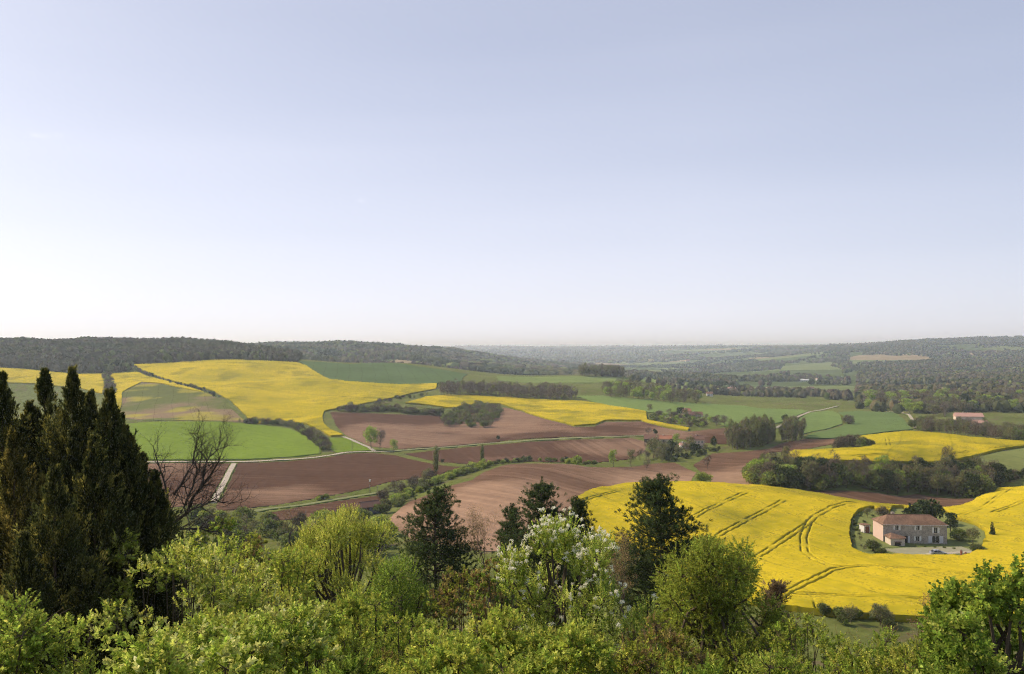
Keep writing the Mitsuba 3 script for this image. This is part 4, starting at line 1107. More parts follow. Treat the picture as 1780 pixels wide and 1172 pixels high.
KINDS = {  # shape, leaves, leaf size, leaf colours (per lobe), twig share, bark, material
    'spring': ('round', 1500, 0.55, [(0.34, 0.459, 0.085), (0.272, 0.391, 0.0765), (0.391, 0.476, 0.119)], 0.1, (0.14, 0.11, 0.08), 'leaf'),
    'olive': ('round', 1250, 0.52, [(0.198, 0.239, 0.0825), (0.247, 0.256, 0.107), (0.214, 0.214, 0.099)], 0.4, (0.15, 0.12, 0.10), 'leaf'),
    'bare': ('round', 1100, 0.5, [(0.182, 0.142, 0.101), (0.216, 0.169, 0.121), (0.189, 0.176, 0.081)], 0.85, (0.14, 0.11, 0.09), 'dull_leaf'),
    'dark': ('round', 1900, 0.55, [(0.0546, 0.0806, 0.0286), (0.0715, 0.0975, 0.0364), (0.0468, 0.0676, 0.026)], 0.0, (0.09, 0.07, 0.055), 'dull_leaf'),
    'tallolive': ('tall', 1000, 0.5, [(0.208, 0.248, 0.08), (0.256, 0.264, 0.112), (0.224, 0.208, 0.104)], 0.4, (0.17, 0.14, 0.115), 'leaf'),
    'tallbare': ('tall', 900, 0.5, [(0.203, 0.155, 0.115), (0.23, 0.189, 0.142), (0.189, 0.176, 0.0945)], 0.8, (0.18, 0.15, 0.125), 'dull_leaf'),
    'poplar': ('column', 1300, 0.45, [(0.203, 0.236, 0.0675), (0.176, 0.203, 0.0607)], 0.2, (0.14, 0.11, 0.08), 'leaf'),
    'bush': ('bush', 1500, 1.0, [(0.16, 0.216, 0.056), (0.208, 0.264, 0.072), (0.136, 0.168, 0.056)], 0.15, (0.12, 0.09, 0.07), 'leaf'),
    'limebush': ('bush', 1500, 1.0, [(0.32, 0.4, 0.072), (0.384, 0.448, 0.096), (0.272, 0.336, 0.064)], 0.05, (0.12, 0.09, 0.07), 'leaf'),
    'brownbush': ('bush', 1300, 1.0, [(0.18, 0.155, 0.10), (0.20, 0.18, 0.10), (0.155, 0.14, 0.09)], 0.7, (0.13, 0.10, 0.08), 'dull_leaf'),
    'darkbush': ('bush', 2200, 0.95, [(0.055, 0.08, 0.028), (0.07, 0.098, 0.036), (0.046, 0.068, 0.026)], 0.0, (0.09, 0.07, 0.055), 'dull_leaf'),
    'cypress': ('cone', 1300, 0.5, [(0.042, 0.066, 0.03), (0.054, 0.072, 0.03)], 0.0, (0.09, 0.07, 0.055), 'dull_leaf'),
}
VARIANTS = 3


def tree_group(kind, k):
    rng = np.random.default_rng(sum(map(ord, kind)) * 31 + k)
    shape, n, size, colours, twiggy, bark, bsdf = KINDS[kind]
    lobes = crown_lobes(rng, shape)
    p, d, lobe = lobed(rng, n, lobes, 0.22)
    p[:, 2] = np.maximum(p[:, 2], 0.25)
    tw = rng.random(n) < twiggy
    col = np.array(colours)[(lobe + k) % len(colours)]
    c = tint(rng, n, col, 0.2, 0.08)
    c[tw] = tint(rng, int(tw.sum()), bark, 0.25, 0.05)
    axis = unit(d * 0.5 + rand_dir(rng, n, 0.25) * 0.8)
    axis[tw] = unit(d[tw] * 0.7 + rand_dir(rng, int(tw.sum()), 0.9) * 0.6)
    length = size * rng.uniform(0.7, 1.4, n) * np.where(tw, 2.2, 1.0)
    width = np.where(tw, size * 0.16, length * 0.72)
    v, f = blades(p, axis, rand_dir(rng, n) * 0.8 + d, length, width)
    crown = (v, f, np.repeat(c, 4, 0))
    stems = []
    if shape == 'bush':
        for q in range(7):
            a = rng.uniform(0, 2 * np.pi)
            e = np.array(lobes[q % len(lobes)][:3])
            stems.append((np.array([[0.3 * math.cos(a), 0.3 * math.sin(a), -0.8], e * 0.5, e]), np.array([0.22, 0.15, 0.05]), 4))
    else:
        top = 8.6
        z = np.linspace(-0.6, top, 6)
        axis_pts = np.stack([np.cumsum(rng.normal(0, 0.12, 6)), np.cumsum(rng.normal(0, 0.12, 6)), z], 1)
        stems.append((axis_pts, np.linspace(0.24, 0.05, 6), 6))
        for q in lobes[:10]:
            e = np.array(q[:3])
            zb = max(1.6, e[2] - 1.6)
            b = np.array([np.interp(zb, z, axis_pts[:, 0]), np.interp(zb, z, axis_pts[:, 1]), zb])
            stems.append((np.array([b, (b + e) / 2 + [0, 0, -0.15], e]), np.array([0.10, 0.07, 0.03]), 4))
    return {'type': 'shapegroup', 'trunk' if shape != 'bush' else 'stems': coloured(wood_mesh(stems, bark, rng), 'bark'), 'crown' if shape != 'bush' else 'foliage': coloured(crown, bsdf)}


used_groups = {}
spin = np.random.default_rng(77)


def plant(kind, name, x, y, h, label, category, group=None, w=1.0, sink=0.0):
    k = int(spin.integers(VARIANTS))
    gid = f'{kind}_form_{k}'
    if gid not in used_groups:
        used_groups[gid] = True
        scene[gid] = tree_group(kind, k)
    s = h / 10.0
    key = numbered(name)
    scene[key] = {'type': 'instance', 'to_world': T().translate([float(x), float(y), float(ground(x, y)) - sink]).rotate([0, 0, 1], float(spin.uniform(0, 360))).scale([s * w, s * w, s]),
                  'shape': {'type': 'ref', 'id': gid}}
    labels[key] = {'label': label, 'category': category}
    if group:
        labels[key]['group'] = group
    return key


for kind, name, x, y, h, w, label, category in PLAN['trees']:
    plant(kind, name, x, y, h, label, category, None, w)


def scatter(poly, gap, rng):
    x0, y0, x1, y1 = poly.bounds
    gx, gy = np.meshgrid(np.arange(x0, x1 + gap, gap), np.arange(y0, y1 + gap, gap * 0.87))
    gx = gx + (np.arange(len(gx)) % 2)[:, None] * gap / 2
    p = np.stack([gx.ravel(), gy.ravel()], 1) + rng.uniform(-0.36, 0.36, (gx.size, 2)) * gap
    return p[shapely.contains_xy(poly, p[:, 0], p[:, 1])]


LOOKS = {'spring': 'fresh green', 'poplar': 'narrow green', 'cypress': 'dark pointed', 'olive': 'grey green', 'bare': 'leafless brown', 'dark': 'dark green', 'tallolive': 'tall olive', 'tallbare': 'tall leafless grey', 'bush': 'green', 'limebush': 'yellow green', 'brownbush': 'bare brownish'}
for q, wood in enumerate(PLAN['woods']):
    rng = np.random.default_rng(500 + q)
    if wood.get('line'):
        area = LineString(wood['xy']).buffer(wood['wide'] / 2, cap_style=2)
    else:
        area = Polygon(wood['xy']).buffer(0).buffer(wood.get('grow', 0))
    spots = scatter(area, wood['gap'], rng)
    bearing = spots[:, 0] / spots[:, 1]
    cuts = np.quantile(bearing, [0.2, 0.4, 0.6, 0.8])
    for (x, y), b in zip(spots, bearing):
        kind = wood['kinds'][int(rng.integers(len(wood['kinds'])))]
        h = rng.uniform(*wood['h'])
        if wood.get('skip') and meshkit.noise(np.array([x / wood['skip'], y / wood['skip'], q])) > 0.62:
            continue
        where = ('at the left end of', 'left of the middle of', 'in the middle of', 'right of the middle of', 'at the right end of')[int((b > cuts).sum())]
        plant(kind, wood['name'], x, y, h, f"{LOOKS[kind]} {wood['what']} {where} {wood['where']}", wood['category'], wood['group'] + ', ' + where, wood.get('w', 1.0) * rng.uniform(0.85, 1.2))


# ---------------------------------------------------------------- far woods, one mass each
def crown_form(seed, fine):
    m = trimesh.creation.icosphere(subdivisions=1 if fine else 0)
    rng = np.random.default_rng(seed)
    v = np.array(m.vertices) * rng.uniform(0.72, 1.22, (len(m.vertices), 1))
    v[:, 2] = v[:, 2] * 0.9 + 0.55
    return v, np.array(m.faces)


COARSE, FINE = [crown_form(k, False) for k in range(10)], [crown_form(40 + k, True) for k in range(10)]
WOOD_TONES = np.array([(0.060, 0.072, 0.032), (0.085, 0.09, 0.042), (0.105, 0.10, 0.055), (0.10, 0.085, 0.062), (0.075, 0.068, 0.050), (0.12, 0.145, 0.05), (0.042, 0.055, 0.028)])


def wood_mass(p, h, seed, fine=False, tones=None, wide=0.42):
    """One mesh of rough crowns standing at the points p, with heights h."""
    rng = np.random.default_rng(seed)
    forms = FINE if fine else COARSE
    n = len(p)
    z = ground(p[:, 0], p[:, 1])
    h = h * (0.62 + 0.76 * meshkit.fbm(np.stack([p[:, 0] / 70, p[:, 1] / 90, p[:, 0] * 0 + 5], 1), 2, seed))
    tones = WOOD_TONES if tones is None else np.asarray(tones)
    patch = meshkit.fbm(np.stack([p[:, 0] / 200, p[:, 1] / 170, p[:, 0] * 0], 1), 3, seed)
    idx = np.clip(((patch - 0.27) * 2.2 * len(tones) + rng.normal(0, 0.9, n)).astype(int), 0, len(tones) - 1)
    col = tint(rng, n, tones[idx], 0.2, 0.05)
    which, parts = rng.integers(len(forms), size=n), []
    for k, (fv, ff) in enumerate(forms):
        s = np.where(which == k)[0]
        if len(s) == 0:
            continue
        a = rng.uniform(0, 2 * np.pi, len(s))
        r = h[s] * wide * rng.uniform(0.85, 1.2, len(s))
        x = fv[None, :, 0] * np.cos(a)[:, None] - fv[None, :, 1] * np.sin(a)[:, None]
        y = fv[None, :, 0] * np.sin(a)[:, None] + fv[None, :, 1] * np.cos(a)[:, None]
        v = np.stack([p[s, 0, None] + x * r[:, None], p[s, 1, None] + y * r[:, None], z[s, None] + (fv[None, :, 2] + 0.1) * h[s, None] * 0.62], -1)
        f = ff[None] + (np.arange(len(s)) * len(fv))[:, None, None]
        parts.append((v.reshape(-1, 3), f.reshape(-1, 3), np.repeat(col[s], len(fv), 0)))
    return join(parts)


def stuff(key, mesh, bsdf, label, category, smooth=False):
    scene[key] = mikit.ply(mesh[:2], bsdf, color=mesh[2], smooth=smooth)
    labels[key] = {'label': label, 'category': category, 'kind': 'stuff'}


def thin(p, keep, rng):
    return p[rng.random(len(p)) < keep]


taken_prepared = unary_union([taken, all_roads.buffer(2)])
shapely.prepare(taken_prepared)
rng = np.random.default_rng(11)
p = scatter(Polygon(PLAN['forest']), 7.2, rng)
stuff('forest', wood_mass(p, rng.uniform(8, 13.5, len(p)), 1, True, WOOD_TONES * 0.72), 'dull_leaf', 'dark mixed forest covering the crest of the left hill above the rapeseed', 'forest')
p = scatter(Polygon(PLAN['ridge']), 11, rng)
q3 = np.stack([p[:, 0] / 330, p[:, 1] / 420, p[:, 0] * 0], 1)
p = p[(meshkit.fbm(q3, 3, 4) < 0.6) & ~shapely.contains_xy(taken_prepared, p[:, 0], p[:, 1])]
stuff('forest_001', wood_mass(p, rng.uniform(9, 15, len(p)), 2, False, WOOD_TONES * 1.1), 'dull_leaf', 'greyish wooded ridge behind the dark green barley field', 'forest')


def band(d0, d1, gap, u0, u1, cover, scale, seed):
    """Trees between two distances and two bearings (as tangents), where the noise allows it."""
    rng = np.random.default_rng(seed)
    n = int((u1 - u0) * (d1 * d1 - d0 * d0) / 2 / gap ** 2)
    d = np.sqrt(rng.uniform(d0 * d0, d1 * d1, n))
    u = rng.uniform(u0, u1, n)
    p = np.stack([u * d, d], 1)
    m = meshkit.fbm(np.stack([p[:, 0] / scale, p[:, 1] / scale * 0.8, p[:, 0] * 0 + seed], 1), 3, seed)
    m = m + 0.10 * (meshkit.noise(np.stack([p[:, 0] / 35, p[:, 1] / 35, p[:, 0] * 0], 1), seed) - 0.5)
    return p[(m < cover) & ~shapely.contains_xy(taken_prepared, p[:, 0], p[:, 1])]


clear = unary_union([Polygon(c).buffer(0) for c in PLAN['clearings']] + [Point(h[1], h[2]).buffer(16) for h in PLAN['houses']])
shapely.prepare(clear)


def outside(p):
    return p[~shapely.contains_xy(clear, p[:, 0], p[:, 1])]


p = outside(np.vstack([band(1010, 2300, 9.5, 0.11, 0.42, 0.47, 170, 21), band(2300, 4600, 13, 0.0, 0.42, 0.56, 300, 22)]))
stuff('valley_woods', wood_mass(p, np.random.default_rng(5).uniform(7, 13, len(p)), 3, False), 'dull_leaf', 'scattered woods and hedges on the flat valley floor beyond the barley fields', 'woodland')
p = outside(np.vstack([band(760, 2100, 9.5, 0.43, 0.80, 0.70, 240, 23), band(2100, 5400, 14, 0.40, 0.82, 0.60, 420, 24)]))
stuff('hill_woods', wood_mass(p, np.random.default_rng(6).uniform(8, 13, len(p)), 4, False), 'dull_leaf', 'mixed grey green woods spreading over the hills on the right', 'woodland')
p = np.vstack([band(1700, 4600, 15, -0.10, 0.10, 0.60, 420, 25), band(4600, 11000, 38, -0.25, 0.75, 0.62, 700, 26)])
stuff('distant_woods', wood_mass(p, np.random.default_rng(7).uniform(11, 17, len(p)), 5, False, wide=1.1), 'dull_leaf', 'hazy blue grey woods on the farthest hills at the horizon', 'woodland')


# ---------------------------------------------------------------- buildings
def rubble_colour(p, n, uv):
    """Rubble stone laid in lime mortar, seen from far off."""
    d1, d2, k = mikit.voronoi((p.x + p.y) * 2.6, p.z * 3.6)
    stone = mikit.mix((0.25, 0.22, 0.19), (0.43, 0.385, 0.335), k)
    c = mikit.mix((0.47, 0.43, 0.38), stone, mikit.smoothstep(0.03, 0.14, d2 - d1))
    return c * (0.75 + 0.5 * mikit.fbm(p.x * 0.5, p.y * 0.5, p.z * 0.7, 3))


def tile_colour(p, n, uv):
    """Old canal tiles, every tile a little different."""
    k = mikit.cell_rand(uv.x * 3.6, uv.y * 2.6)
    w = mikit.fbm(p.x * 0.4, p.y * 0.4, p.z, 3)
    c = mikit.mix((0.14, 0.095, 0.07), (0.29, 0.178, 0.125), k * 0.7 + w * 0.3)
    return c * (0.7 + 0.5 * w)


scene['rubble_stone'] = two({'type': 'diffuse', 'reflectance': mikit.proc(rubble_colour)})
scene['canal_tiles'] = two({'type': 'diffuse', 'reflectance': mikit.proc(tile_colour)})
for k, c, r in (('cream_render', (0.62, 0.53, 0.44), 0.8), ('pink_render', (0.62, 0.47, 0.40), 0.8), ('white_paint', (0.74, 0.73, 0.70), 0.6), ('grey_shutter', (0.60, 0.60, 0.62), 0.6), ('orange_tiles', (0.40, 0.19, 0.12), 0.8),
                ('brown_tiles', (0.21, 0.125, 0.095), 0.8), ('pink_tiles', (0.52, 0.33, 0.27), 0.8), ('dark_timber', (0.05, 0.042, 0.036), 0.7), ('slate_blue', (0.17, 0.18, 0.24), 0.7),
                ('dark_glass', (0.025, 0.028, 0.032), 0.15), ('rubber', (0.025, 0.025, 0.025), 0.8), ('pale_metal', (0.55, 0.55, 0.56), 0.5), ('pole_wood', (0.26, 0.22, 0.18), 0.8), ('brick_red', (0.24, 0.10, 0.075), 0.8)):
    scene[k] = two({'type': 'roughplastic' if r < 0.3 else 'diffuse', **({'diffuse_reflectance': {'type': 'rgb', 'value': list(c)}, 'alpha': r} if r < 0.3 else {'reflectance': {'type': 'rgb', 'value': list(c)}})})


def box(x0, x1, y0, y1, z0, z1):
    m = trimesh.creation.box((x1 - x0, y1 - y0, z1 - z0))
    m.apply_translation(((x0 + x1) / 2, (y0 + y1) / 2, (z0 + z1) / 2))
    return m


def walls_with_openings(w, d, h, t, openings, base):
    """Four walls, hollow, with holes cut through the front wall (y = 0 side); openings: (x centre, z0, width, height)."""
    import manifold3d as m3

    def cuboid(x0, x1, y0, y1, z0, z1):
        return m3.Manifold.cube((x1 - x0, y1 - y0, z1 - z0)).translate((x0, y0, z0))

    body = cuboid(0, w, 0, d, -base, h) - cuboid(t, w - t, t, d - t, 0, h + 1)
    for x, z0, ww, hh in openings:
        body = body - cuboid(x - ww / 2, x + ww / 2, -1, t + 0.1, z0, z0 + hh)
    m = body.to_mesh()
    return trimesh.Trimesh(m.vert_properties[:, :3], m.tri_verts, process=False)


def roof_mesh(w, d, h, rise, over=0.35, hip=(0, 0), thick=0.16):
    """A ridge roof along x; hip: how far each ridge end is drawn in from the wall below (0 = gable). Returns (mesh, uv)."""
    x0, x1, y0, y1 = -over, w + over, -over, d + over
    drop = rise * over / (d / 2)
    z0, z1 = h - drop, h + rise
    a, b = (hip[0] if hip[0] else -over), (w - hip[1] if hip[1] else w + over)
    P = np.array([[x0, y0, z0], [x1, y0, z0], [x1, y1, z0], [x0, y1, z0], [a, d / 2, z1], [b, d / 2, z1]])
    faces = [(0, 1, 5, 4), (2, 3, 4, 5), (1, 2, 5), (3, 0, 4)]
    vs, fs, uvs, at = [], [], [], 0
    for q in faces:
        c = P[list(q)]
        e = unit((c[1] - c[0])[None])[0]
        nrm = np.cross(e, unit((c[-1] - c[0])[None])[0])
        up = np.cross(nrm, e)
        for lift in (0, -thick):
            vs.append(c + [0, 0, lift]), uvs.append(np.stack([(c - c[0]) @ e, (c - c[0]) @ up], 1))
            t = [(0, 1, 2)] + ([(0, 2, 3)] if len(q) == 4 else [])
            fs.extend([tuple(i + at for i in (r if lift == 0 else r[::-1])) for r in t])
            at += len(q)
    edge = [0, 1, 2, 3]
    for i in range(4):
        c = np.array([P[edge[i]], P[edge[(i + 1) % 4]], P[edge[(i + 1) % 4]] - [0, 0, thick], P[edge[i]] - [0, 0, thick]])
        vs.append(c), uvs.append(np.zeros((4, 2)))
        fs.extend([(at, at + 2, at + 1), (at, at + 3, at + 2)])
        at += 4
    return (np.vstack(vs), np.array(fs)), np.vstack(uvs)


def ridge_tiles(w, d, h, rise, hip, over=0.35):
    a, b = (hip[0] if hip[0] else -over), (w - hip[1] if hip[1] else w + over)
    v, f = tube(np.array([[a, d / 2, h + rise + 0.02], [b, d / 2, h + rise + 0.02]]), 0.13, 8)
    return trimesh.Trimesh(v, f, process=False)


def at(x, y, turn, z=None):
    return T().translate([float(x), float(y), float(ground(x, y) if z is None else z)]).rotate([0, 0, 1], float(turn))


def part(key, mesh, bsdf, place, smooth=False, **more):
    k, n = key, 0
    while k in scene:
        n += 1
        k = f'{key}_{n:03d}'
    scene[k] = mikit.ply(mesh, bsdf, smooth=smooth, to_world=place, **more)
    return k


def opening_parts(key, place, x, z0, w, h, t, shutters=None, glazed=True, door=None):
    """Frame, pane and open shutters of a window in the front wall, or a door."""
    name = f'{key}__window' if door is None else f'{key}__door'
    fr = [box(x - w / 2, x - w / 2 + 0.07, 0.10, 0.2, z0, z0 + h), box(x + w / 2 - 0.07, x + w / 2, 0.10, 0.2, z0, z0 + h), box(x - w / 2 + 0.07, x + w / 2 - 0.07, 0.10, 0.2, z0 + h - 0.07, z0 + h), box(x - 0.03, x + 0.03, 0.11, 0.19, z0, z0 + h - 0.07)]
    if door is None:
        k = part(name, trimesh.util.concatenate(fr), 'white_paint', place)
        scene[k + '__pane'] = mikit.ply(box(x - w / 2 + 0.07, x + w / 2 - 0.07, 0.14, 0.16, z0, z0 + h - 0.07), 'dark_glass', to_world=place)
        scene[k + '__sill'] = mikit.ply(box(x - w / 2 - 0.1, x + w / 2 + 0.1, -0.09, 0.1, z0 - 0.1, z0 - 0.002), 'cream_render', to_world=place)
    else:
        k = part(name, box(x - w / 2, x + w / 2, 0.12, 0.18, z0, z0 + h), door, place)
    if shutters:
        for s in (-1, 1):
            sx = x + s * (w / 2 + w * 0.27)
            m = [box(sx - w * 0.25, sx + w * 0.25, -0.06, -0.02, z0, z0 + h)] + [box(sx - w * 0.21, sx + w * 0.21, -0.085, -0.062, z0 + h * q, z0 + h * q + 0.09) for q in (0.15, 0.5, 0.8)]
            part(f'{key}__shutter', trimesh.util.concatenate(m), shutters, place)


def house(key, x, y, turn, w, d, h, rise, wall, tiles, label, category='house', hip=(0, 0), windows=(), doors=(), shutters=None, chimney=None, group=None, base=2.0, gable=True):
    """Walls, roof, windows, doors and chimney; x, y is the middle of the front wall, which faces -y before turning."""
    place = at(x, y, turn) @ T().translate([-w / 2, 0, 0])
    labels[key] = {'label': label, 'category': category}
    if group:
        labels[key]['group'] = group
    t = 0.35
    m = walls_with_openings(w, d, h, t, [(q[0], q[1], q[2], q[3]) for q in (*windows, *doors)], base)
    if gable and hip == (0, 0):
        for x0, x1 in ((0, t), (w - t, w)):
            v = np.array([[x0, 0.02, h], [x0, d - 0.02, h], [x0, d / 2, h + rise - 0.03], [x1, 0.02, h], [x1, d - 0.02, h], [x1, d / 2, h + rise - 0.03]])
            m = trimesh.util.concatenate([m, trimesh.Trimesh(v, [[0, 2, 1], [3, 4, 5], [0, 3, 5], [0, 5, 2], [1, 2, 5], [1, 5, 4]], process=False)])
    part(f'{key}__wall', m, wall, place)
    rm, uv = roof_mesh(w, d, h + 0.02, rise, hip=hip)
    roof = part(f'{key}__roof', rm, tiles, place, uv=uv)
    scene[roof + '__ridge'] = mikit.ply(ridge_tiles(w, d, h + 0.02, rise, hip), tiles, smooth=40, to_world=place)
    if chimney:
        cx, cy, ch = chimney
        c = trimesh.util.concatenate([box(cx - 0.4, cx + 0.4, cy - 0.3, cy + 0.3, h, h + rise + ch), box(cx - 0.47, cx + 0.47, cy - 0.37, cy + 0.37, h + rise + ch, h + rise + ch + 0.12)])
        scene[roof + '__chimney'] = mikit.ply(c, wall, to_world=place)
    for q in windows:
        opening_parts(key, place, q[0], q[1], q[2], q[3], t, q[4] if len(q) > 4 else shutters)
    for q in doors:
        opening_parts(key, place, q[0], q[1], q[2], q[3], t, q[5] if len(q) > 5 else None, door=q[4])
    return place


# the stone farmhouse in the rapeseed
fx, fy = PLAN['points']['farmhouse']
W_, D_, H_ = 17.6, 7.4, 5.5
farm = house('farmhouse', fx, fy, -3.0, W_, D_, H_, 1.9, 'rubble_stone', 'canal_tiles', 'long two-storey stone farmhouse with hipped red tile roof and pale shutters in the rapeseed', 'farmhouse', hip=(2.6, 3.0),
             windows=[(3.8, 3.75, 0.95, 1.35), (9.6, 3.75, 0.95, 1.35), (14.5, 3.0, 1.0, 1.6), (9.5, 0.75, 1.0, 1.35), (14.5, 0.25, 2.0, 1.95, 'grey_shutter')], doors=[(6.2, 0.0, 1.15, 2.15, 'dark_timber', 'grey_shutter')], shutters='white_paint', chimney=(4.6, 4.9, 0.35), base=2.5)
part('farmhouse__wall_plaster', box(-0.012, 0.0, 0.1, 7.3, 0.0, 5.38), 'pink_render', farm)
part('farmhouse__gutter', trimesh.Trimesh(*tube(np.array([[-0.3, -0.42, H_ - 0.26], [W_ + 0.3, -0.42, H_ - 0.26]]), 0.07, 6), process=False), 'pale_metal', farm, smooth=40)

# its outbuilding, with a rounded end and a hooded opening
place = farm @ T().translate([0.2, -4.6, -0.1])
k = 'outbuilding'
labels[k] = {'label': 'small outbuilding with a rounded end and red tile roof at the farmhouse corner', 'category': 'outbuilding'}
a = np.linspace(-np.pi / 2, np.pi / 2, 13)
ring = np.vstack([[[0, 0]], np.stack([2.6 + 1.9 * np.cos(a), 1.9 + 1.9 * np.sin(a)], 1), [[0, 3.8]]])
part(f'{k}__wall', trimesh.creation.extrude_polygon(Polygon(ring), 4.4, engine='earcut').apply_translation((0, 0, -1.8)), 'cream_render', place)
eave = Polygon(ring).buffer(0.3, join_style=2)
er = np.array(eave.exterior.coords)[:-1]
apex = np.array([[0.9, 1.9, 3.75]])
n_ = len(er)
v = np.vstack([np.column_stack([er, np.full(n_, 2.55)]), apex, np.column_stack([er, np.full(n_, 2.40)])])
f = np.array([[i, (i + 1) % n_, n_] for i in range(n_)] + [[i, n_ + 1 + i, n_ + 1 + (i + 1) % n_] for i in range(n_)] + [[i, n_ + 1 + (i + 1) % n_, (i + 1) % n_] for i in range(n_)])
part(f'{k}__roof', (v, f), 'canal_tiles', place, uv=v[:, :2] * 1.0)
part(f'{k}__opening', box(1.1, 2.7, -0.03, 0.2, 0.5, 1.5), 'dark_timber', place)
part(f'{k}__hood', box(0.9, 2.9, -0.55, 0.0, 1.55, 1.68), 'brown_tiles', place)

sx, sy = PLAN['points']['white_shed']
labels['garden_shed'] = {'label': 'tiny white and red shed standing behind the left end of the farmhouse', 'category': 'shed'}
place = at(sx, sy, 12)
part('garden_shed__wall', box(-1.0, 1.0, 0, 2.2, -1, 2.3), 'white_paint', place)
part('garden_shed__roof', box(-1.2, 1.2, -0.2, 2.4, 2.302, 2.45), 'canal_tiles', place, uv=None)
part('garden_shed__door', box(-0.55, 0.75, -0.05, 0.0, 0, 2.0), 'brick_red', place)

hx, hy = PLAN['points']['field_shed']
house('field_shed', hx, hy, 38, 6.6, 4.2, 2.7, 1.3, 'slate_blue', 'brown_tiles', 'small grey blue shed with a brown gable roof by the slanting hedgerow', 'shed', windows=[(4.9, 0.9, 0.7, 0.7)], doors=[(1.6, 0.0, 1.6, 2.1, 'dark_timber')], base=2.5)

FAR_WINDOWS = lambda w, h: [(w * q, z, 0.9, 1.2) for q in (0.2, 0.5, 0.8) for z in ([0.9] if h < 4 else [0.8, 3.3])]  # noqa: E731
for name, x, y, turn, w, d, h, rise, wall, tiles, label in PLAN['houses']:
    house(numbered(name), x, y, turn, w, d, h, rise, wall, tiles, label, 'house' if 'house' in name else name.replace('_', ' '), windows=FAR_WINDOWS(w, h) if name != 'barn' else (), doors=[(w * 0.35, 0.0, 1.1, 2.1, 'dark_timber')] if name != 'greenhouse' else (), base=3.0,
          chimney=(w * 0.3, d * 0.5, 0.5) if 'house' in name and name != 'greenhouse' else None)

# ---------------------------------------------------------------- the car in the yard
cx, cy = PLAN['points']['car']
labels['parked_car'] = {'label': 'silver grey car parked on the gravel in front of the farmhouse', 'category': 'car'}
place = at(cx, cy, -6)
scene['car_paint'] = two({'type': 'principled', 'base_color': {'type': 'rgb', 'value': [0.36, 0.38, 0.42]}, 'metallic': 0.4, 'roughness': 0.3, 'clearcoat': 0.8})
low = Polygon([(-2.1, 0.32), (-2.12, 0.62), (-2.02, 0.88), (-1.5, 0.95), (0.9, 0.93), (1.75, 0.80), (2.08, 0.62), (2.12, 0.34), (1.75, 0.28), (-1.75, 0.28)]).buffer(0.06).buffer(-0.02)
for wx in (-1.32, 1.30):
    low = low.difference(Point(wx, 0.33).buffer(0.38))
body = trimesh.creation.extrude_polygon(low, 1.66, engine='earcut')
cab = trimesh.creation.extrude_polygon(Polygon([(-1.72, 0.93), (-1.25, 1.38), (-0.7, 1.46), (0.1, 1.44), (0.95, 0.93)]).buffer(0.03), 1.4, engine='earcut')
flip = trimesh.transformations.rotation_matrix(np.pi / 2, [1, 0, 0])
for m, s in ((body, 0.83), (cab, 0.70)):
    m.apply_transform(flip)
    m.apply_translation((0, s, 0))
v = np.array(cab.vertices)
v[:, 1] *= 1 - 0.22 * np.clip((v[:, 2] - 0.93) / 0.55, 0, 1)
cab.vertices = v
part('parked_car__body', trimesh.util.concatenate([body, cab]), 'car_paint', place, smooth=30)
for s in (-1, 1):
    g = np.array([[-1.45, 0.97], [-1.12, 1.33], [-0.42, 1.39], [-0.42, 0.97], [-0.36, 0.97], [-0.36, 1.39], [0.08, 1.37], [0.68, 0.97]])
    for q in (g[:4], g[4:]):
        zz = (0.70 + 0.012) * (1 - 0.22 * np.clip((q[:, 1] - 0.93) / 0.55, 0, 1))
        outer = np.column_stack([q[:, 0], s * (zz + 0.008), q[:, 1]])
        inner = np.column_stack([q[:, 0], s * (zz - 0.05), q[:, 1]])
        part('parked_car__side_window', trimesh.convex.convex_hull(np.vstack([outer, inner])), 'dark_glass', place)
part('parked_car__windscreen', trimesh.convex.convex_hull(np.array([[0.96, 0.6, 0.97], [0.96, -0.6, 0.97], [0.2, 0.52, 1.42], [0.2, -0.52, 1.42], [1.0, 0.6, 0.97], [1.0, -0.6, 0.97], [0.24, 0.52, 1.43], [0.24, -0.52, 1.43]])), 'dark_glass', place)
part('parked_car__rear_window', trimesh.convex.convex_hull(np.array([[-1.74, 0.58, 0.99], [-1.74, -0.58, 0.99], [-1.32, 0.5, 1.37], [-1.32, -0.5, 1.37], [-1.78, 0.58, 0.99], [-1.78, -0.58, 0.99], [-1.35, 0.5, 1.38], [-1.35, -0.5, 1.38]])), 'dark_glass', place)
for wx in (-1.32, 1.30):
    for s in (-1, 1):
        w = trimesh.creation.cylinder(0.32, 0.2, sections=24)
        w.apply_transform(flip)
        w.apply_translation((wx, s * 0.74, 0.32))
        key = part('parked_car__wheel', w, 'rubber', place, smooth=40)
        r = trimesh.creation.cylinder(0.2, 0.03, sections=16)
        r.apply_transform(flip)
        r.apply_translation((wx, s * 0.855, 0.32))
        scene[key + '__rim'] = mikit.ply(r, 'pale_metal', smooth=40, to_world=place)
for s in (-1, 1):
    part('parked_car__headlight', box(2.02, 2.13, s * 0.6 - 0.16, s * 0.6 + 0.16, 0.6, 0.72), 'white_paint', place)
    part('parked_car__tail_light', box(-2.14, -2.05, s * 0.66 - 0.1, s * 0.66 + 0.1, 0.66, 0.84), 'brick_red', place)

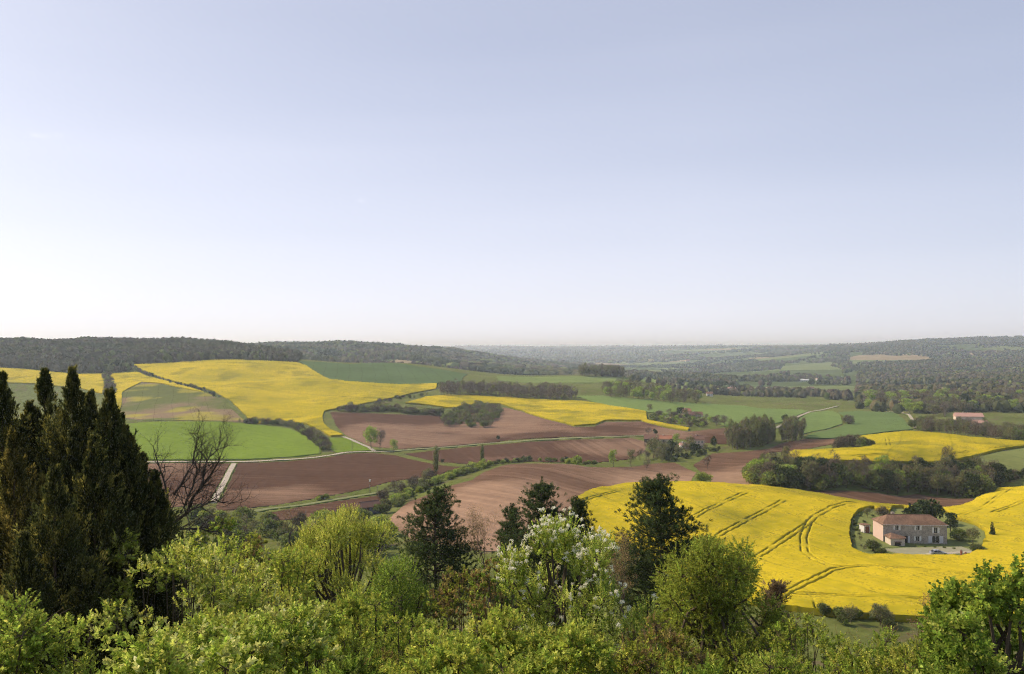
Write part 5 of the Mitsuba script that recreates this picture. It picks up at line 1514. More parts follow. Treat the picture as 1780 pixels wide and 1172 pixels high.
# ---------------------------------------------------------------- posts and poles
for i, (x, y) in enumerate(PLAN['points']['gate_posts']):
    key = numbered('gate_post')
    labels[key] = {'label': ('left' if i == 0 else 'right') + ' one of two dark red gate posts at the right end of the farmyard drive', 'category': 'gate post', 'group': 'gate posts of the farmyard'}
    scene[key + '__post'] = mikit.ply(trimesh.util.concatenate([box(-0.2, 0.2, -0.2, 0.2, -0.5, 1.35)]), 'brick_red', to_world=at(x, y, 20))
    scene[key + '__cap'] = mikit.ply(trimesh.creation.cone(0.33, 0.25, sections=4).apply_translation((0, 0, 1.352)), 'brown_tiles', to_world=at(x, y, 20))
for i, (x, y, h, label) in enumerate(PLAN['poles']):
    key = numbered('utility_pole')
    labels[key] = {'label': label, 'category': 'utility pole', 'group': 'wooden poles along the valley tracks'}
    place = at(x, y, 25 * i)
    scene[key + '__shaft'] = mikit.ply(trimesh.Trimesh(*tube(np.array([[0, 0, -0.5], [0, 0, h * 0.5], [0, 0, h]]), np.array([0.15, 0.13, 0.10]), 8), process=False), 'pole_wood', smooth=40, to_world=place)
    scene[key + '__crossarm'] = mikit.ply(box(-0.8, 0.8, -0.06, 0.06, h - 0.35, h - 0.22), 'pole_wood', to_world=place)
    if i == 0:
        scene[key + '__transformer'] = mikit.ply(trimesh.creation.cylinder(0.33, 0.9, sections=16).apply_translation((0.05, -0.45, h - 0.6)), 'white_paint', smooth=40, to_world=place)


# ---------------------------------------------------------------- the near slope: trees and shrubs with leaves of their own
scene['gloss_leaf'] = {'type': 'principledthin', 'base_color': VC, 'roughness': 0.5, 'diff_trans': 1.0, 'spec_trans': 0.0}
scene['petal'] = {'type': 'principledthin', 'base_color': VC, 'roughness': 0.7, 'diff_trans': 1.1, 'spec_trans': 0.0}


def lobe_set(rng, n, z0, h, width, size, flat=1.0, top=1.0):
    """n overlapping ellipsoids filling an egg-shaped crown from height z0 to h, width across."""
    L = []
    for k in range(n):
        t = (k + rng.uniform(0.1, 0.9)) / n
        z = z0 + (h - z0) * (0.08 + 0.84 * t)
        s = width / 2 * max(0.12, math.sin(math.pi * min(0.98, 0.22 + 0.72 * t ** top)) ** 0.7) * math.sqrt(rng.uniform(0.08, 1.0))
        a = rng.uniform(0, 2 * np.pi)
        r = size * rng.uniform(0.7, 1.3)
        L.append((s * math.cos(a), s * math.sin(a), min(z, h - r * 0.75 * flat), r, r, r * 0.85 * flat))
    return np.array(L)


def shoot_leaves(rng, tips, dirs, L, per, size, ratio, tone, spread=0.30, angle=0.9, droop=0.0, fold=0.14):
    """Leafy shoots: per leaves set alternately along each."""
    n = len(tips)
    L = np.broadcast_to(L, n)
    dirs = unit(dirs)
    a = unit(np.cross(dirs, rng.normal(size=(n, 3))))
    b = np.cross(dirs, a)
    t = (np.arange(per) + 0.5) / per
    t = np.clip(t[None] + rng.uniform(-0.5, 0.5, (n, per)) / per, 0, 1)
    phi = (np.arange(per) * 2.4)[None] + rng.uniform(0, 2 * np.pi, (n, 1)) + rng.normal(0, 0.3, (n, per))
    out = np.cos(phi)[..., None] * a[:, None] + np.sin(phi)[..., None] * b[:, None]
    p = tips[:, None] + dirs[:, None] * ((t - 1) * L[:, None])[..., None]
    p = p - np.array([0, 0, 1.0]) * (droop * (t * L[:, None]) ** 2)[..., None]
    ang = angle * (1.15 - 0.5 * t) + rng.normal(0, 0.2, (n, per))
    ax = dirs[:, None] * np.cos(ang)[..., None] + out * np.sin(ang)[..., None]
    ax = ax + np.array([0, 0, -droop * 0.8])
    nrm = unit(dirs[:, None] * 0.8 - out * 0.5 + rng.normal(0, 0.35, (n, per, 3)))
    ln = size * rng.uniform(0.65, 1.25, (n, per)) * (1.05 - 0.35 * t)
    shoot_tone = np.asarray(tone)[rng.integers(len(tone), size=n)] * np.exp(rng.normal(0, 0.2, (n, 1)))
    c = np.repeat(shoot_tone, per, 0)
    c = np.clip(c * np.exp(rng.normal(0, spread, (n * per, 1))) * np.exp(rng.normal(0, 0.06, (n * per, 3)) * [1, 0.4, 1]), 0.004, 0.9)
    v, f = blades(p.reshape(-1, 3), ax.reshape(-1, 3), nrm.reshape(-1, 3), ln.ravel(), ln.ravel() * ratio, fold)
    return v, f, np.repeat(c, 4, 0)


def limbs_to(rng, lobes, base_r, tips, wood, spread=0.25, stems=5, trunk=None):
    """Stems from the foot to the lobes and thin branches on to some of the shoots."""
    out = []
    if trunk:
        z = np.linspace(-0.6, trunk, 6)
        tr = np.stack([np.cumsum(rng.normal(0, 0.05, 6)), np.cumsum(rng.normal(0, 0.05, 6)), z], 1)
        out.append((tr, np.linspace(base_r * 1.6, base_r * 0.7, 6), 8))
    for k, q in enumerate(lobes):
        e = q[:3]
        if trunk:
            b = tr[min(5, 2 + k % 4)]
        else:
            a = rng.uniform(0, 2 * np.pi)
            b = np.array([spread * math.cos(a), spread * math.sin(a), -0.6])
        m1 = b * 0.65 + e * 0.35 + rng.normal(0, 0.12, 3) + [0, 0, 0.15 * np.linalg.norm(e - b)]
        m2 = b * 0.25 + e * 0.75 + rng.normal(0, 0.1, 3)
        out.append((np.array([b, m1, m2, e]), base_r * np.array([1.0, 0.75, 0.5, 0.3]), 6))
    for t in tips[rng.permutation(len(tips))[:260]]:
        d = np.linalg.norm(lobes[:, :3] - t, axis=1)
        e = lobes[int(d.argmin()), :3]
        out.append((np.array([e, (e + t) / 2 + rng.normal(0, 0.05, 3), t]), base_r * np.array([0.28, 0.18, 0.06]), 3))
    return wood_mesh(out, wood, rng)


def leafy(seed, h, z0, width, lobes, lobe_size, shoots, per, L, size, ratio, tone, wood=(0.11, 0.085, 0.065), up=0.55, base_r=0.07, trunk=None, bsdf='leaf', shell=0.22, angle=0.9, droop=0.0, flat=1.0, top=1.0, flowers=0, bare=0):
    rng = np.random.default_rng(seed)
    lb = lobe_set(rng, lobes, z0, h, width, lobe_size, flat, top)
    p, d, k = lobed(rng, shoots, lb, shell)
    p[:, 2] = np.maximum(p[:, 2], 0.2)
    dirs = unit(d * 0.75 + rand_dir(rng, shoots) * 0.45 + [0, 0, up])
    ln = L * rng.uniform(0.6, 1.5, shoots)
    v, f, c = shoot_leaves(rng, p + dirs * ln[:, None] * 0.5, dirs, ln, per, size, ratio, tone, angle=angle, droop=droop)
    parts = {'stems' if not trunk else 'trunk': coloured(limbs_to(rng, lb, base_r, p, wood, trunk=trunk), 'bark')}
    if bare:
        q, e, _ = lobed(rng, bare, lb, 0.2)
        e = unit(e * 0.6 + rand_dir(rng, bare) * 0.5 + [0, 0, 0.6])
        sticks = [(np.array([a, a + b * 0.18 + rng.normal(0, 0.03, 3), a + b * rng.uniform(0.3, 0.6)]), np.array([0.008, 0.006, 0.003]), 3) for a, b in zip(q, e)]
        parts['twigs'] = coloured(wood_mesh(sticks, (0.15, 0.115, 0.09), rng), 'bark')
    parts['foliage' if not trunk else 'crown'] = coloured((v, f, c), bsdf)
    if flowers:
        score = p[:, 2] + rng.uniform(0, h * 0.85, shoots) - 0.25 * p[:, 1]
        pick = np.argsort(-score)[:flowers]
        q = p[pick] + dirs[pick] * (ln[pick] * 0.55)[:, None]
        n = 30
        o = rand_dir(rng, flowers * n, 0.5)
        cl = np.repeat(rng.uniform(0.035, 0.075, flowers), n)[:, None]
        pos = np.repeat(q, n, 0) + o * cl * rng.uniform(0.6, 1.1, (flowers * n, 1))
        fv, ff = blades(pos, rand_dir(rng, flowers * n), o, 0.042 * rng.uniform(0.7, 1.3, flowers * n), 0.036)
        fc = np.repeat(tint(rng, flowers * n, (0.95, 0.91, 0.76), 0.04, 0.02), 4, 0)
        parts['blossoms'] = coloured((fv, ff, fc), 'petal')
    return {'type': 'shapegroup', **parts}


def conifer_pine(seed, h, z0, width, tone, wood=(0.10, 0.075, 0.06), dense=1.0):
    """A black pine: whorls of rising limbs that carry pads of needle tufts."""
    rng = np.random.default_rng(seed)
    limbs, tuft_p, tuft_d = [], [], []
    z = np.linspace(-0.6, h - 0.5, 8)
    tr = np.stack([np.cumsum(rng.normal(0, 0.07, 8)), np.cumsum(rng.normal(0, 0.07, 8)), z], 1)
    limbs.append((tr, np.linspace(0.22, 0.035, 8), 8))
    level = z0
    while level < h - 0.4:
        t = (level - z0) / (h - z0)
        reach = width / 2 * (math.sin(math.pi * (0.20 + 0.66 * t)) ** 0.85) * (1.12 - 0.80 * t)
        for q in range(rng.integers(9, 13)):
            a = rng.uniform(0, 2 * np.pi)
            r = reach * rng.uniform(0.55, 1.25)
            b = np.array([np.interp(level, z, tr[:, 0]), np.interp(level, z, tr[:, 1]), level + rng.uniform(-0.3, 0.3)])
            d = np.array([math.cos(a), math.sin(a), 0])
            e = b + d * r + [0, 0, r * rng.uniform(0.15, 0.5)]
            m = b * 0.5 + e * 0.5 - [0, 0, r * 0.08]
            limbs.append((np.array([b, m, e]), np.array([0.055, 0.035, 0.012]), 4))
            for s in range(int((8 + r * 10) * dense)):
                w = rng.uniform(0.35, 1.05)
                c = (b * (1 - w) + m * w * 2 if w < 0.5 else m * (2 - 2 * w) + e * (2 * w - 1)) if w <= 1 else e
                c = b + (e - b) * w if w >= 0.5 else b + (m - b) * w * 2
                o = rng.normal(0, 0.20 + 0.11 * r, 3) * [1, 1, 0.36]
                tuft_p.append(c + o)
                tuft_d.append(d * 0.55 + o * 0.5 + [0, 0, 0.75])
        level += rng.uniform(0.58, 0.85)
    for s in range(26):
        tuft_p.append(tr[-1] + rng.normal(0, 0.12, 3) + [0, 0, rng.uniform(-0.5, 0.4)]), tuft_d.append(rng.normal(0, 0.3, 3) + [0, 0, 1])
    P, D = np.array(tuft_p), unit(np.array(tuft_d) + rng.normal(0, 0.3, (len(tuft_p), 3)))
    per = 22
    n = len(P)
    ax = unit(np.repeat(D, per, 0) * 0.75 + rand_dir(rng, n * per) * 0.7)
    pos = np.repeat(P, per, 0) + np.repeat(D, per, 0) * rng.uniform(-0.10, 0.12, (n * per, 1))
    v, f = blades(pos, ax, rand_dir(rng, n * per), rng.uniform(0.15, 0.27, n * per), 0.034)
    c = np.repeat(tint(rng, n, tone, 0.25, 0.08), per, 0) * np.exp(rng.normal(0, 0.15, (n * per, 1)))
    return {'type': 'shapegroup', 'trunk': coloured(wood_mesh(limbs, wood, rng), 'bark'), 'crown': coloured((v, f, np.repeat(c, 4, 0)), 'leaf')}


def juniper(seed, h, width, tones, z0=0.3, spires=5):
    """An old juniper: a bundle of upright spires clothed in feathery plumes of short sprays."""
    rng = np.random.default_rng(seed)
    limbs, P, D, Ln = [], [], [], []
    for s in range(spires):
        a, r = rng.uniform(0, 2 * np.pi), (0 if s == 0 else width * rng.uniform(0.22, 0.46))
        top = h * (1 if s == 0 else rng.uniform(0.60, 0.92))
        foot = np.array([0.12 * math.cos(a), 0.12 * math.sin(a), -0.5])
        tip = np.array([r * math.cos(a), r * math.sin(a), top - 0.25])
        mid = np.array([r * 0.9 * math.cos(a), r * 0.9 * math.sin(a), top * 0.45])
        limbs.append((np.array([foot, mid, tip]), np.array([0.13, 0.08, 0.01]), 6))
        n = int(40 * top * (0.8 + width * 0.25))
        t = rng.uniform(0.05, 1, n)
        t = np.concatenate([t, np.linspace(0.93, 1.0, 10)])
        n = len(t)
        axis = np.where((t < 0.45)[:, None], foot + (mid - foot) * (t / 0.45)[:, None], mid + (tip - mid) * ((t - 0.45) / 0.55)[:, None])
        reach = np.minimum(0.36 * width, (1.02 - t) ** 1.35 * top * 0.44 + 0.02) * rng.uniform(0.5, 1.25, n)
        phi = rng.uniform(0, 2 * np.pi, n)
        o = np.stack([np.cos(phi), np.sin(phi), np.zeros(n)], 1)
        up = 0.7 + 3.4 * t ** 4
        P.append(axis + o * (reach * 0.55)[:, None]), D.append(o + np.array([0, 0, 1.0]) * up[:, None] * rng.uniform(0.7, 1.3, (n, 1)))
        Ln.append(np.clip(reach * 0.9 + 0.12, 0.16, 0.85) * rng.uniform(0.7, 1.35, n))
    P, D, Ln = np.vstack(P), unit(np.vstack(D)), np.concatenate(Ln)
    n, per = len(P), 60
    t = rng.uniform(0, 1, (n, per)) ** 0.8
    side = rng.normal(0, 1, (n, per, 3)) * (np.where(D[:, 2] > 0.95, 0.10, 0.17)[:, None] * Ln[:, None] * (1.08 - t))[..., None]
    pos = P[:, None] + D[:, None] * (t * Ln[:, None])[..., None] + side
    ax = unit(D[:, None] * 1.0 + side * 2.2 / Ln[:, None, None] + rng.normal(0, 0.30, (n, per, 3)))
    k = rng.integers(len(tones), size=n)
    tone = np.repeat(np.asarray(tones)[k] * np.exp(rng.normal(0, 0.2, (n, 1))), per, 0)
    c = np.repeat(tone * np.exp(rng.normal(0, 0.2, (n * per, 1))), 4, 0)
    v, f = blades(pos.reshape(-1, 3), ax.reshape(-1, 3), rand_dir(rng, n * per), rng.uniform(0.07, 0.15, n * per), 0.036)
    return {'type': 'shapegroup', 'trunk': coloured(wood_mesh(limbs, (0.11, 0.075, 0.055), rng), 'bark'), 'crown': coloured((v, f, c), 'leaf')}


def bare_tree(seed, h, lean, levels, spread, wood, radius, buds=0, bud_tone=((0.20, 0.17, 0.07),), split=(3, 5), first=0.35, up=0.12, ratio=0.62, crown=6.0, wide=5.0):
    """A trunk that carries an open crown of branches, crown metres deep and wide metres across, at the top of the height h."""
    rng = np.random.default_rng(seed)
    stem = max(0.3, h - crown)
    out, tips = branches(rng, [0, 0, 0], unit(np.array([lean[0], lean[1], 1.0])), 3.0, radius * 0.85, levels, split=split, spread=spread, up=up, wiggle=0.20, ratio=ratio, sides=7, first=first)
    P = np.vstack([q[0] for q in out])
    hi, across = P[:, 2].max(), max(np.ptp(P[:, 0]), np.ptp(P[:, 1]))
    k = np.array([wide / across, wide / across, crown / hi])
    foot = np.array([-lean[0] * stem * 0.4, -lean[1] * stem * 0.4, 0])
    out = [(q[0] * k + [0, 0, stem], q[1], q[2]) for q in out]
    trunk = np.array([foot + [0, 0, -0.6], foot * 0.45 + [0.1, 0, stem * 0.5], [0, 0, stem]])
    parts = {'type': 'shapegroup', 'trunk': coloured(wood_mesh([(trunk, np.array([1.25, 1.05, 0.9]) * radius, 8)], wood, rng), 'bark'), 'branches': coloured(wood_mesh(out, wood, rng), 'bark')}
    if buds:
        P = np.array([t[0] for t in tips]) * k + [0, 0, stem]
        D = np.array([t[1] for t in tips])
        pick = rng.integers(len(P), size=buds)
        v, f, c = shoot_leaves(rng, P[pick] + rng.normal(0, 0.08, (buds, 3)), D[pick] + rng.normal(0, 0.3, (buds, 3)), 0.2, 4, 0.07, 0.55, bud_tone)
        parts['buds'] = coloured((v, f, c), 'leaf')
    return parts


def stand(name, make, px_u, dist, label, category, group=None, turn=0.0, shape=None, sink=0.1):
    """Plants one foreground plant at tangent px_u of its bearing and distance dist."""
    key = numbered(name)
    gid = shape or f'{key}_form'
    if make is not None:
        scene[gid] = make
    x, y = px_u * dist, dist
    scene[key] = {'type': 'instance', 'to_world': T().translate([float(x), float(y), float(ground(x, y)) - sink]).rotate([0, 0, 1], float(turn)), 'shape': {'type': 'ref', 'id': gid}}
    labels[key] = {'label': label, 'category': category}
    if 'twigs' in scene[gid]:
        labels[key + '__twigs'] = {'kind': 'stuff'}
    if group:
        labels[key]['group'] = group
    return key


LIME = [(0.458, 0.498, 0.0899), (0.381, 0.454, 0.0732), (0.546, 0.554, 0.13)]
FRESH = [(0.327, 0.411, 0.0691), (0.273, 0.367, 0.061), (0.394, 0.442, 0.0899)]
MID = [(0.217, 0.32, 0.0487), (0.261, 0.343, 0.0569), (0.185, 0.266, 0.0447)]
PALE = [(0.503, 0.565, 0.13), (0.416, 0.509, 0.0899), (0.59, 0.62, 0.212)]
OLIVE = [(0.285, 0.332, 0.0529), (0.327, 0.356, 0.065), (0.231, 0.276, 0.0487)]
RUST = [(0.28, 0.205, 0.08), (0.25, 0.19, 0.09), (0.33, 0.285, 0.09)]
DARKJ = [(0.060, 0.070, 0.024), (0.11, 0.115, 0.034), (0.21, 0.20, 0.052), (0.070, 0.085, 0.028)]
PINE = (0.072, 0.102, 0.038)


def U(px):
    return (px - 890.0) / FOCAL


def tall(px, top, dist):
    """Height of a plant whose top stands at that slope below eye level."""
    x, y = U(px) * dist, dist
    return -(top - HORIZON) / FOCAL * dist - ground(x, y)


# (tangent of bearing, distance and height all follow from the slope's plan: distance first)
for i, (px, top, dist, wide, label) in enumerate((
        (4, 640, 25.0, 2.4, 'dark juniper at the left edge of the frame with a narrow pointed top'), (78, 634, 26.5, 2.6, 'dark juniper spire second from the left, twin of the tallest one'),
        (126, 629, 25.5, 3.0, 'tallest dark juniper with a sharp tip, in the middle of the left clump'), (190, 668, 25.0, 2.8, 'dark juniper on the right of the left clump with a broken top'),
        (226, 745, 24.5, 2.2, 'low rounded juniper at the right foot of the dark clump'), (25, 735, 22.5, 3.2, 'olive tinged juniper in front at the left edge'),
        (165, 745, 23.0, 3.2, 'broad dark juniper in front of the tallest spires'), (95, 800, 21.0, 3.6, 'lowest dark juniper in the front middle of the left clump'),
        (52, 690, 26.0, 3.0, 'dark juniper filling the gap between the left edge spire and its neighbour'), (158, 672, 26.5, 3.0, 'dark juniper between the tallest spire and the broken one'), (210, 712, 25.5, 2.4, 'dark juniper sloping down at the right side of the clump'))):
    stand('juniper_tree', juniper(900 + i, tall(px, top, dist), wide, DARKJ if i != 5 else [(0.11, 0.105, 0.03), (0.25, 0.21, 0.055), (0.08, 0.08, 0.025)], spires=8), U(px), dist, label, 'juniper', 'dark junipers of the left clump', turn=i * 50)

for i, (px, top, dist, z0, wide, label) in enumerate((
        (765, 845, 62.0, 7.0, 7.4, 'dark rounded pine standing before the pale tilled dome, leftmost of the pines'), (935, 834, 66.0, 7.0, 7.0, 'pine standing behind the white flowering tree, in the middle of the pines'),
        (1005, 862, 70.0, 7.0, 4.6, 'smaller pine between the flowering tree and the largest pine'), (1150, 822, 58.0, 6.8, 8.0, 'largest dark pine standing out against the yellow rapeseed'), (885, 875, 72.0, 5.5, 4.2, 'low pine half hidden left of the pine behind the flowering tree'))):
    stand('pine_tree', conifer_pine(950 + i, tall(px, top, dist), z0, wide, PINE), U(px), dist, label, 'pine', 'dark pines on the slope', turn=i * 77)

def twisted_tree(seed, h, scale, wood):
    """A leafless tree: crooked main limbs (x across, z up, from the fork; metres times scale), each carrying twigs."""
    rng = np.random.default_rng(seed)
    stem = h - 5.6 * scale
    main = [[(0, 0), (0.45, 0.9), (0.55, 2.0), (0.2, 3.6), (-0.25, 4.7)], [(0.1, 0.2), (1.2, 1.2), (2.2, 2.6), (3.2, 4.0), (3.7, 5.1)], [(1.1, 1.1), (2.3, 1.7), (3.4, 2.0), (4.5, 1.9)],
            [(0.55, 2.0), (1.1, 3.4), (1.3, 4.7), (1.6, 5.5)], [(0.3, 0.6), (-0.5, 1.2), (-0.95, 2.1), (-1.0, 3.0)], [(0.2, 0.2), (1.5, 0.5), (2.7, 0.35), (3.9, -0.1)], [(2.2, 2.6), (2.4, 3.8), (2.9, 5.0)], [(1.2, 1.2), (1.7, 2.4), (2.0, 3.5), (2.2, 4.6)]]
    out = []
    for k, line in enumerate(main):
        deep = np.cumsum(rng.normal(0, 0.35, len(line))) * (k > 0) * 0.9
        p = np.array([(x * scale, d * scale, stem + z * scale) for (x, z), d in zip(line, deep)])
        t = np.linspace(0, len(p) - 1, 9)
        q = np.stack([np.interp(t, np.arange(len(p)), p[:, i]) for i in range(3)], 1) + rng.normal(0, 0.05, (9, 3))
        r = np.linspace(0.09 if k < 2 else 0.06, 0.014, 9)
        out.append((q, r, 6))
        for i in range(1, 9):
            for j in range(3):
                d = unit(q[i] - q[i - 1] + rng.normal(0, 0.5, 3) * np.linalg.norm(q[i] - q[i - 1]) * 1.6 + [0, 0, 0.12])
                branches(rng, q[i], d, rng.uniform(0.6, 1.35) * scale, r[i] * 0.5 + 0.006, 2, (2, 4), 0.75, 0.10, 0.18, 0.6, 4, None, out, 0.4, 0.3)
    trunk = np.array([(-0.7, 0, -0.6), (-0.55, 0.1, stem * 0.5), (0, 0, stem + 0.1)])
    return {'type': 'shapegroup', 'trunk': coloured(wood_mesh([(trunk, np.array([0.2, 0.16, 0.12]), 8)], wood, rng), 'bark'), 'branches': coloured(wood_mesh(out, wood, rng), 'bark')}


stand('bare_tree', twisted_tree(31, tall(335, 732, 40), 0.97, (0.062, 0.052, 0.044)), U(274), 40, 'black leafless tree with spreading twisted branches beside the dark junipers', 'tree', turn=0)
stand('bare_tree', bare_tree(32, tall(235, 695, 34), (0.05, 0.0), 4, 0.5, (0.085, 0.07, 0.058), 0.07, 200, RUST, split=(2, 4), up=0.35, crown=4.0, wide=1.9), U(243), 34, 'thin leafless shoots rising just right of the dark junipers', 'tree', turn=200)
stand('bare_tree', bare_tree(33, tall(500, 868, 105), (0.0, 0.0), 5, 0.55, (0.10, 0.085, 0.075), 0.16, 300, RUST, split=(2, 4), up=0.2, crown=6.5, wide=5), U(502), 105, 'grey leafless tree on the rough slope below the brown ploughed fields', 'tree', turn=120)
stand('bare_tree', bare_tree(38, tall(425, 880, 95), (0.1, 0.0), 5, 0.6, (0.11, 0.09, 0.078), 0.13, 300, OLIVE, split=(2, 4), up=0.2, crown=5.0, wide=4.5), U(425), 95, 'smaller grey leafless tree on the rough slope near the end of the white track', 'tree', turn=60)
stand('bare_tree', bare_tree(34, tall(1640, 1030, 36), (0.05, 0.1), 5, 0.6, (0.15, 0.095, 0.075), 0.06, 500, [(0.34, 0.18, 0.11), (0.30, 0.22, 0.11)], split=(2, 4), up=0.3, crown=3.6, wide=3.4), U(1645), 36, 'reddish twiggy shrub tree left of the glossy maple at the right', 'tree', turn=10)
stand('bare_tree', bare_tree(35, tall(1545, 1072, 33), (-0.05, 0.1), 4, 0.6, (0.12, 0.095, 0.08), 0.05, 120, RUST, split=(2, 4), up=0.3, crown=2.6, wide=2.6), U(1545), 33, 'thin bare saplings before the small green meadow below the rapeseed', 'tree', turn=70)
stand('bare_tree', bare_tree(36, tall(855, 872, 56), (0.0, 0.0), 5, 0.45, (0.16, 0.12, 0.10), 0.08, 900, [(0.30, 0.20, 0.12), (0.28, 0.24, 0.11)], split=(3, 5), up=0.4, crown=6.0, wide=3.4), U(850), 56, 'brown budding tree between the leftmost pine and the flowering tree', 'tree', turn=33)
stand('bare_tree', bare_tree(37, tall(1090, 925, 44), (0.0, 0.0), 5, 0.5, (0.15, 0.115, 0.095), 0.08, 1500, [(0.28, 0.24, 0.10), (0.30, 0.20, 0.12)], split=(3, 5), up=0.35, crown=5.0, wide=3.4), U(1085), 44, 'brown budding tree right of the flowering tree, under the largest pine', 'tree', turn=140)

stand('willow_tree', leafy(41, tall(600, 884, 50), 4.6, 8.6, 80, 0.70, 6500, 18, 0.6, 0.13, 0.42, LIME, up=0.9, base_r=0.12, trunk=4.5, angle=0.6, flat=1.3), U(602), 50, 'pale yellow green willow with feathery upright shoots, left of the pines', 'willow')
stand('willow_tree', leafy(42, tall(690, 968, 42), 4.5, 3.4, 11, 0.85, 1700, 16, 0.55, 0.12, 0.45, MID, up=0.7, base_r=0.09, trunk=4.0, angle=0.7, flat=1.3), U(692), 42, 'darker green young willow at the right foot of the pale one', 'willow')
stand('flowering_tree', leafy(43, tall(975, 882, 25), 1.2, 5.6, 66, 0.42, 3400, 17, 0.5, 0.095, 0.52, FRESH + PALE[:1], up=1.0, base_r=0.08, trunk=4.2, angle=0.75, flat=1.15, flowers=300, bare=60), U(985), 25, 'wild fruit tree with upright green shoots and clusters of white blossom', 'flowering tree')
stand('birch_tree', leafy(44, tall(1240, 922, 32), 2.0, 6.6, 90, 0.66, 7000, 18, 0.42, 0.092, 0.58, OLIVE + FRESH[:1], up=0.25, base_r=0.09, trunk=7.0, angle=0.9, droop=0.12, flat=1.25, top=0.8), U(1240), 32, 'dense olive green birch with fine leaves, right of the largest pine', 'birch')
stand('maple_tree', leafy(45, tall(1745, 935, 18.5), 1.4, 3.3, 34, 0.40, 1500, 14, 0.3, 0.11, 0.85, MID + FRESH[:1], up=0.45, base_r=0.08, trunk=4.5, bsdf='gloss_leaf', angle=1.1), U(1742), 18.5, 'glossy broad leaved maple filling the lower right corner', 'maple')
stand('maple_tree', leafy(46, tall(1700, 1040, 17), 1.0, 2.4, 12, 0.5, 900, 14, 0.34, 0.11, 0.85, MID + PALE[:1], up=0.45, base_r=0.06, trunk=3.0, bsdf='gloss_leaf', angle=1.1), U(1712), 16.5, 'lower maple with pale glossy leaves at the foot of the corner maple', 'maple')
stand('maple_tree', leafy(48, tall(1690, 985, 19.5), 1.4, 2.8, 22, 0.42, 1100, 14, 0.3, 0.11, 0.85, MID + FRESH[:1], up=0.45, base_r=0.07, trunk=3.6, bsdf='gloss_leaf', angle=1.1), U(1690), 19.5, 'middle maple joining the tall corner maple and the low pale one', 'maple')
stand('larch_tree', conifer_pine(47, tall(1368, 1008, 46), 4.0, 2.4, (0.19, 0.14, 0.085), (0.13, 0.09, 0.07), dense=0.55), U(1368), 46, 'small reddish brown conifer between the birch and the near rapeseed', 'larch')

SHRUBS = (  # px, top, distance, width m, tones, leaf, label
    (330, 925, 21, 5.4, PALE + LIME, 0.058, 'big pale yellow green hawthorn below the black leafless tree'),
    (225, 915, 23, 1.6, LIME, 0.07, 'tall bright shoots rising in front of the dark junipers'),
    (110, 1050, 15, 3.4, FRESH + PALE[:1], 0.055, 'green hawthorn shrub under the dark junipers in the lower left corner'),
    (15, 1035, 14.5, 2.6, FRESH, 0.055, 'green shrub at the very left of the bottom edge'),
    (470, 945, 26, 5.0, LIME + FRESH, 0.055, 'yellow green shrub left of the pale willow'),
    (400, 1040, 17, 3.4, FRESH + LIME, 0.055, 'green shrub at the bottom, right of the big pale hawthorn'),
    (530, 1060, 18, 3.2, FRESH + OLIVE[:1], 0.055, 'olive green shrub at the bottom under the pale willow'),
    (640, 1015, 22, 4.0, FRESH + LIME[:1], 0.065, 'rounded fresh green shrub under the leftmost pine'),
    (740, 1085, 16.5, 2.8, LIME + FRESH, 0.055, 'bright shrub at the bottom, left of the bright lime one'),
    (850, 1050, 18, 3.6, LIME + FRESH[:1], 0.055, 'bright lime green shrub at the bottom left of the flowering tree'),
    (800, 985, 40, 3.6, RUST + OLIVE, 0.07, 'brown and olive thicket under the leftmost pine'),
    (870, 960, 38, 3.4, RUST + MID, 0.07, 'rusty brown thicket left of the flowering tree'),
    (1060, 1090, 18, 3.0, OLIVE + RUST[:1] + LIME[:1], 0.055, 'mixed olive and rust shrub at the foot of the flowering tree'),
    (1150, 1075, 22, 2.8, OLIVE + RUST, 0.055, 'rust tinged shrub between the flowering tree and the birch'),
    (1400, 1062, 28, 3.0, FRESH + LIME[:1], 0.06, 'fresh green shrub right of the birch'),
    (1330, 1120, 18, 2.6, FRESH, 0.055, 'green shrub at the bottom in front of the birch'),
    (1480, 1115, 21, 2.8, LIME + FRESH, 0.055, 'yellow green shrub at the bottom below the small meadow'),
    (1590, 1118, 20, 3.0, LIME + OLIVE, 0.055, 'yellow green shrub at the bottom left of the maples'),
    (1540, 1102, 24, 2.6, FRESH + MID, 0.06, 'green shrub below the strip of meadow under the near rapeseed'),
    (1625, 1092, 26, 2.6, OLIVE + LIME[:1], 0.06, 'olive shrub beside the reddish twiggy shrub tree'),
    (380, 900, 60, 4.6, OLIVE + MID, 0.09, 'olive shrub behind the branches of the black leafless tree'),
    (440, 930, 52, 4.0, OLIVE + RUST[:1], 0.09, 'dull olive shrub on the slope right of the black leafless tree'),
)
for i, (px, top, dist, wide, tone, size, label) in enumerate(SHRUBS):
    h = max(1.6, tall(px, top, dist))
    ls = min(0.8, wide * 0.2)
    deep = min(h - 0.3, wide * 0.75 + 0.8)
    leaf_size = max(size * 1.5, dist * 0.0036)
    ns = int(3.0 * wide * deep / (leaf_size ** 2 * 0.31) / 16)
    stand('leafy_shrub', leafy(60 + i, h, h - deep, wide, int(wide * deep * 3.2), 0.13 * wide ** 0.5 + 0.12, ns, 16, 0.24, leaf_size, 0.62, tone, up=0.5, base_r=0.04, shell=0.16, bsdf='gloss_leaf', bare=50 if RUST[0] in tone else 12), U(px), dist, label, 'shrub', turn=37 * i)

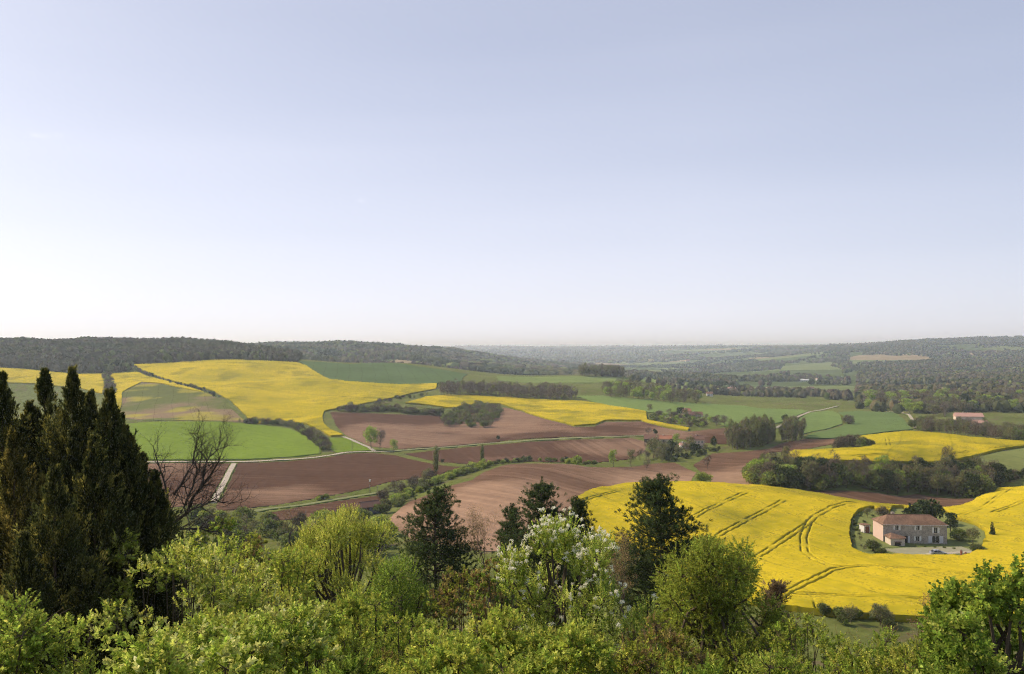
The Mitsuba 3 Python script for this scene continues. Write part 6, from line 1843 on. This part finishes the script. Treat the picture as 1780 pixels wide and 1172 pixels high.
# undergrowth that closes the slope below and behind the shrubs
rng = np.random.default_rng(202)
UNDER = {'lime': LIME + FRESH, 'fresh': FRESH + MID, 'olive': OLIVE + RUST[:1], 'pale': PALE + FRESH, 'deep': MID + [(0.13, 0.17, 0.04)]}
LEAF_SIZE = {'lime': 0.105, 'fresh': 0.085, 'olive': 0.07, 'pale': 0.095, 'deep': 0.088}
for k, tone in UNDER.items():
    for j, (hh, ww) in enumerate(((2.2, 3.0), (3.6, 3.6), (5.4, 4.2))):
        deep = min(hh - 0.2, 2.9)
        scene[f'under_{k}_{j}'] = leafy(300 + j * 10 + len(k), hh, hh - deep, ww, int(ww * deep * 3.0), 0.36, int(350 * ww * (0.092 / LEAF_SIZE[k]) ** 1.5), 16, 0.24, LEAF_SIZE[k], 0.62, tone, up=0.22, base_r=0.04, shell=0.14, bsdf='gloss_leaf', bare=14)
floor_line = ([-200, 0, 200, 330, 450, 560, 700, 800, 900, 1100, 1250, 1350, 1450, 1600, 1760, 2000], [1075, 1075, 1060, 1000, 990, 1000, 1040, 1000, 1000, 1040, 1090, 1120, 1130, 1135, 1110, 1100])
spots = []
for dist in (11.5, 14, 17, 20.5, 25, 30, 36, 43, 51):
    step = 3.0 + dist * 0.035
    for u in np.arange(-0.72, 0.74, step / dist):
        px = 890 + (u + rng.uniform(-0.3, 0.3) * step / dist) * FOCAL
        top = np.interp(px, *floor_line) + rng.uniform(45, 170)
        h = tall(px, top, dist)
        if h < 1.2:
            continue
        spots.append((px, dist * rng.uniform(0.95, 1.05), min(h, 6.0)))
names = {'lime': 'yellow green', 'fresh': 'fresh green', 'olive': 'olive and rust', 'pale': 'pale green', 'deep': 'deep green'}
for px, dist, h in spots:
    k = list(UNDER)[int(rng.choice(5, p=[0.27, 0.25, 0.10, 0.20, 0.18]))]
    if 760 < px < 1180 and dist > 22:
        k = 'olive'
    key = numbered('undergrowth_shrub')
    x, y = U(px) * dist, dist
    j = int(np.argmin([abs(math.log(h / q)) for q in (2.2, 3.6, 5.4)]))
    s = h / (2.2, 3.6, 5.4)[j]
    w = s * rng.uniform(0.9, 1.15)
    side = 'left' if px < 593 else 'middle' if px < 1187 else 'right'
    rank = 'front' if dist < 19 else 'back'
    scene[key] = {'type': 'instance', 'to_world': T().translate([float(x), float(y), float(ground(x, y)) - 0.15]).rotate([0, 0, 1], float(rng.uniform(0, 360))).scale([w, w, s]), 'shape': {'type': 'ref', 'id': f'under_{k}_{j}'}}
    labels[key + '__twigs'] = {'kind': 'stuff'}
    labels[key] = {'label': f'{names[k]} shrub of the low undergrowth, {rank} part of the {side} of the slope', 'category': 'shrub', 'group': f'{names[k]} undergrowth, {rank} {side}'}
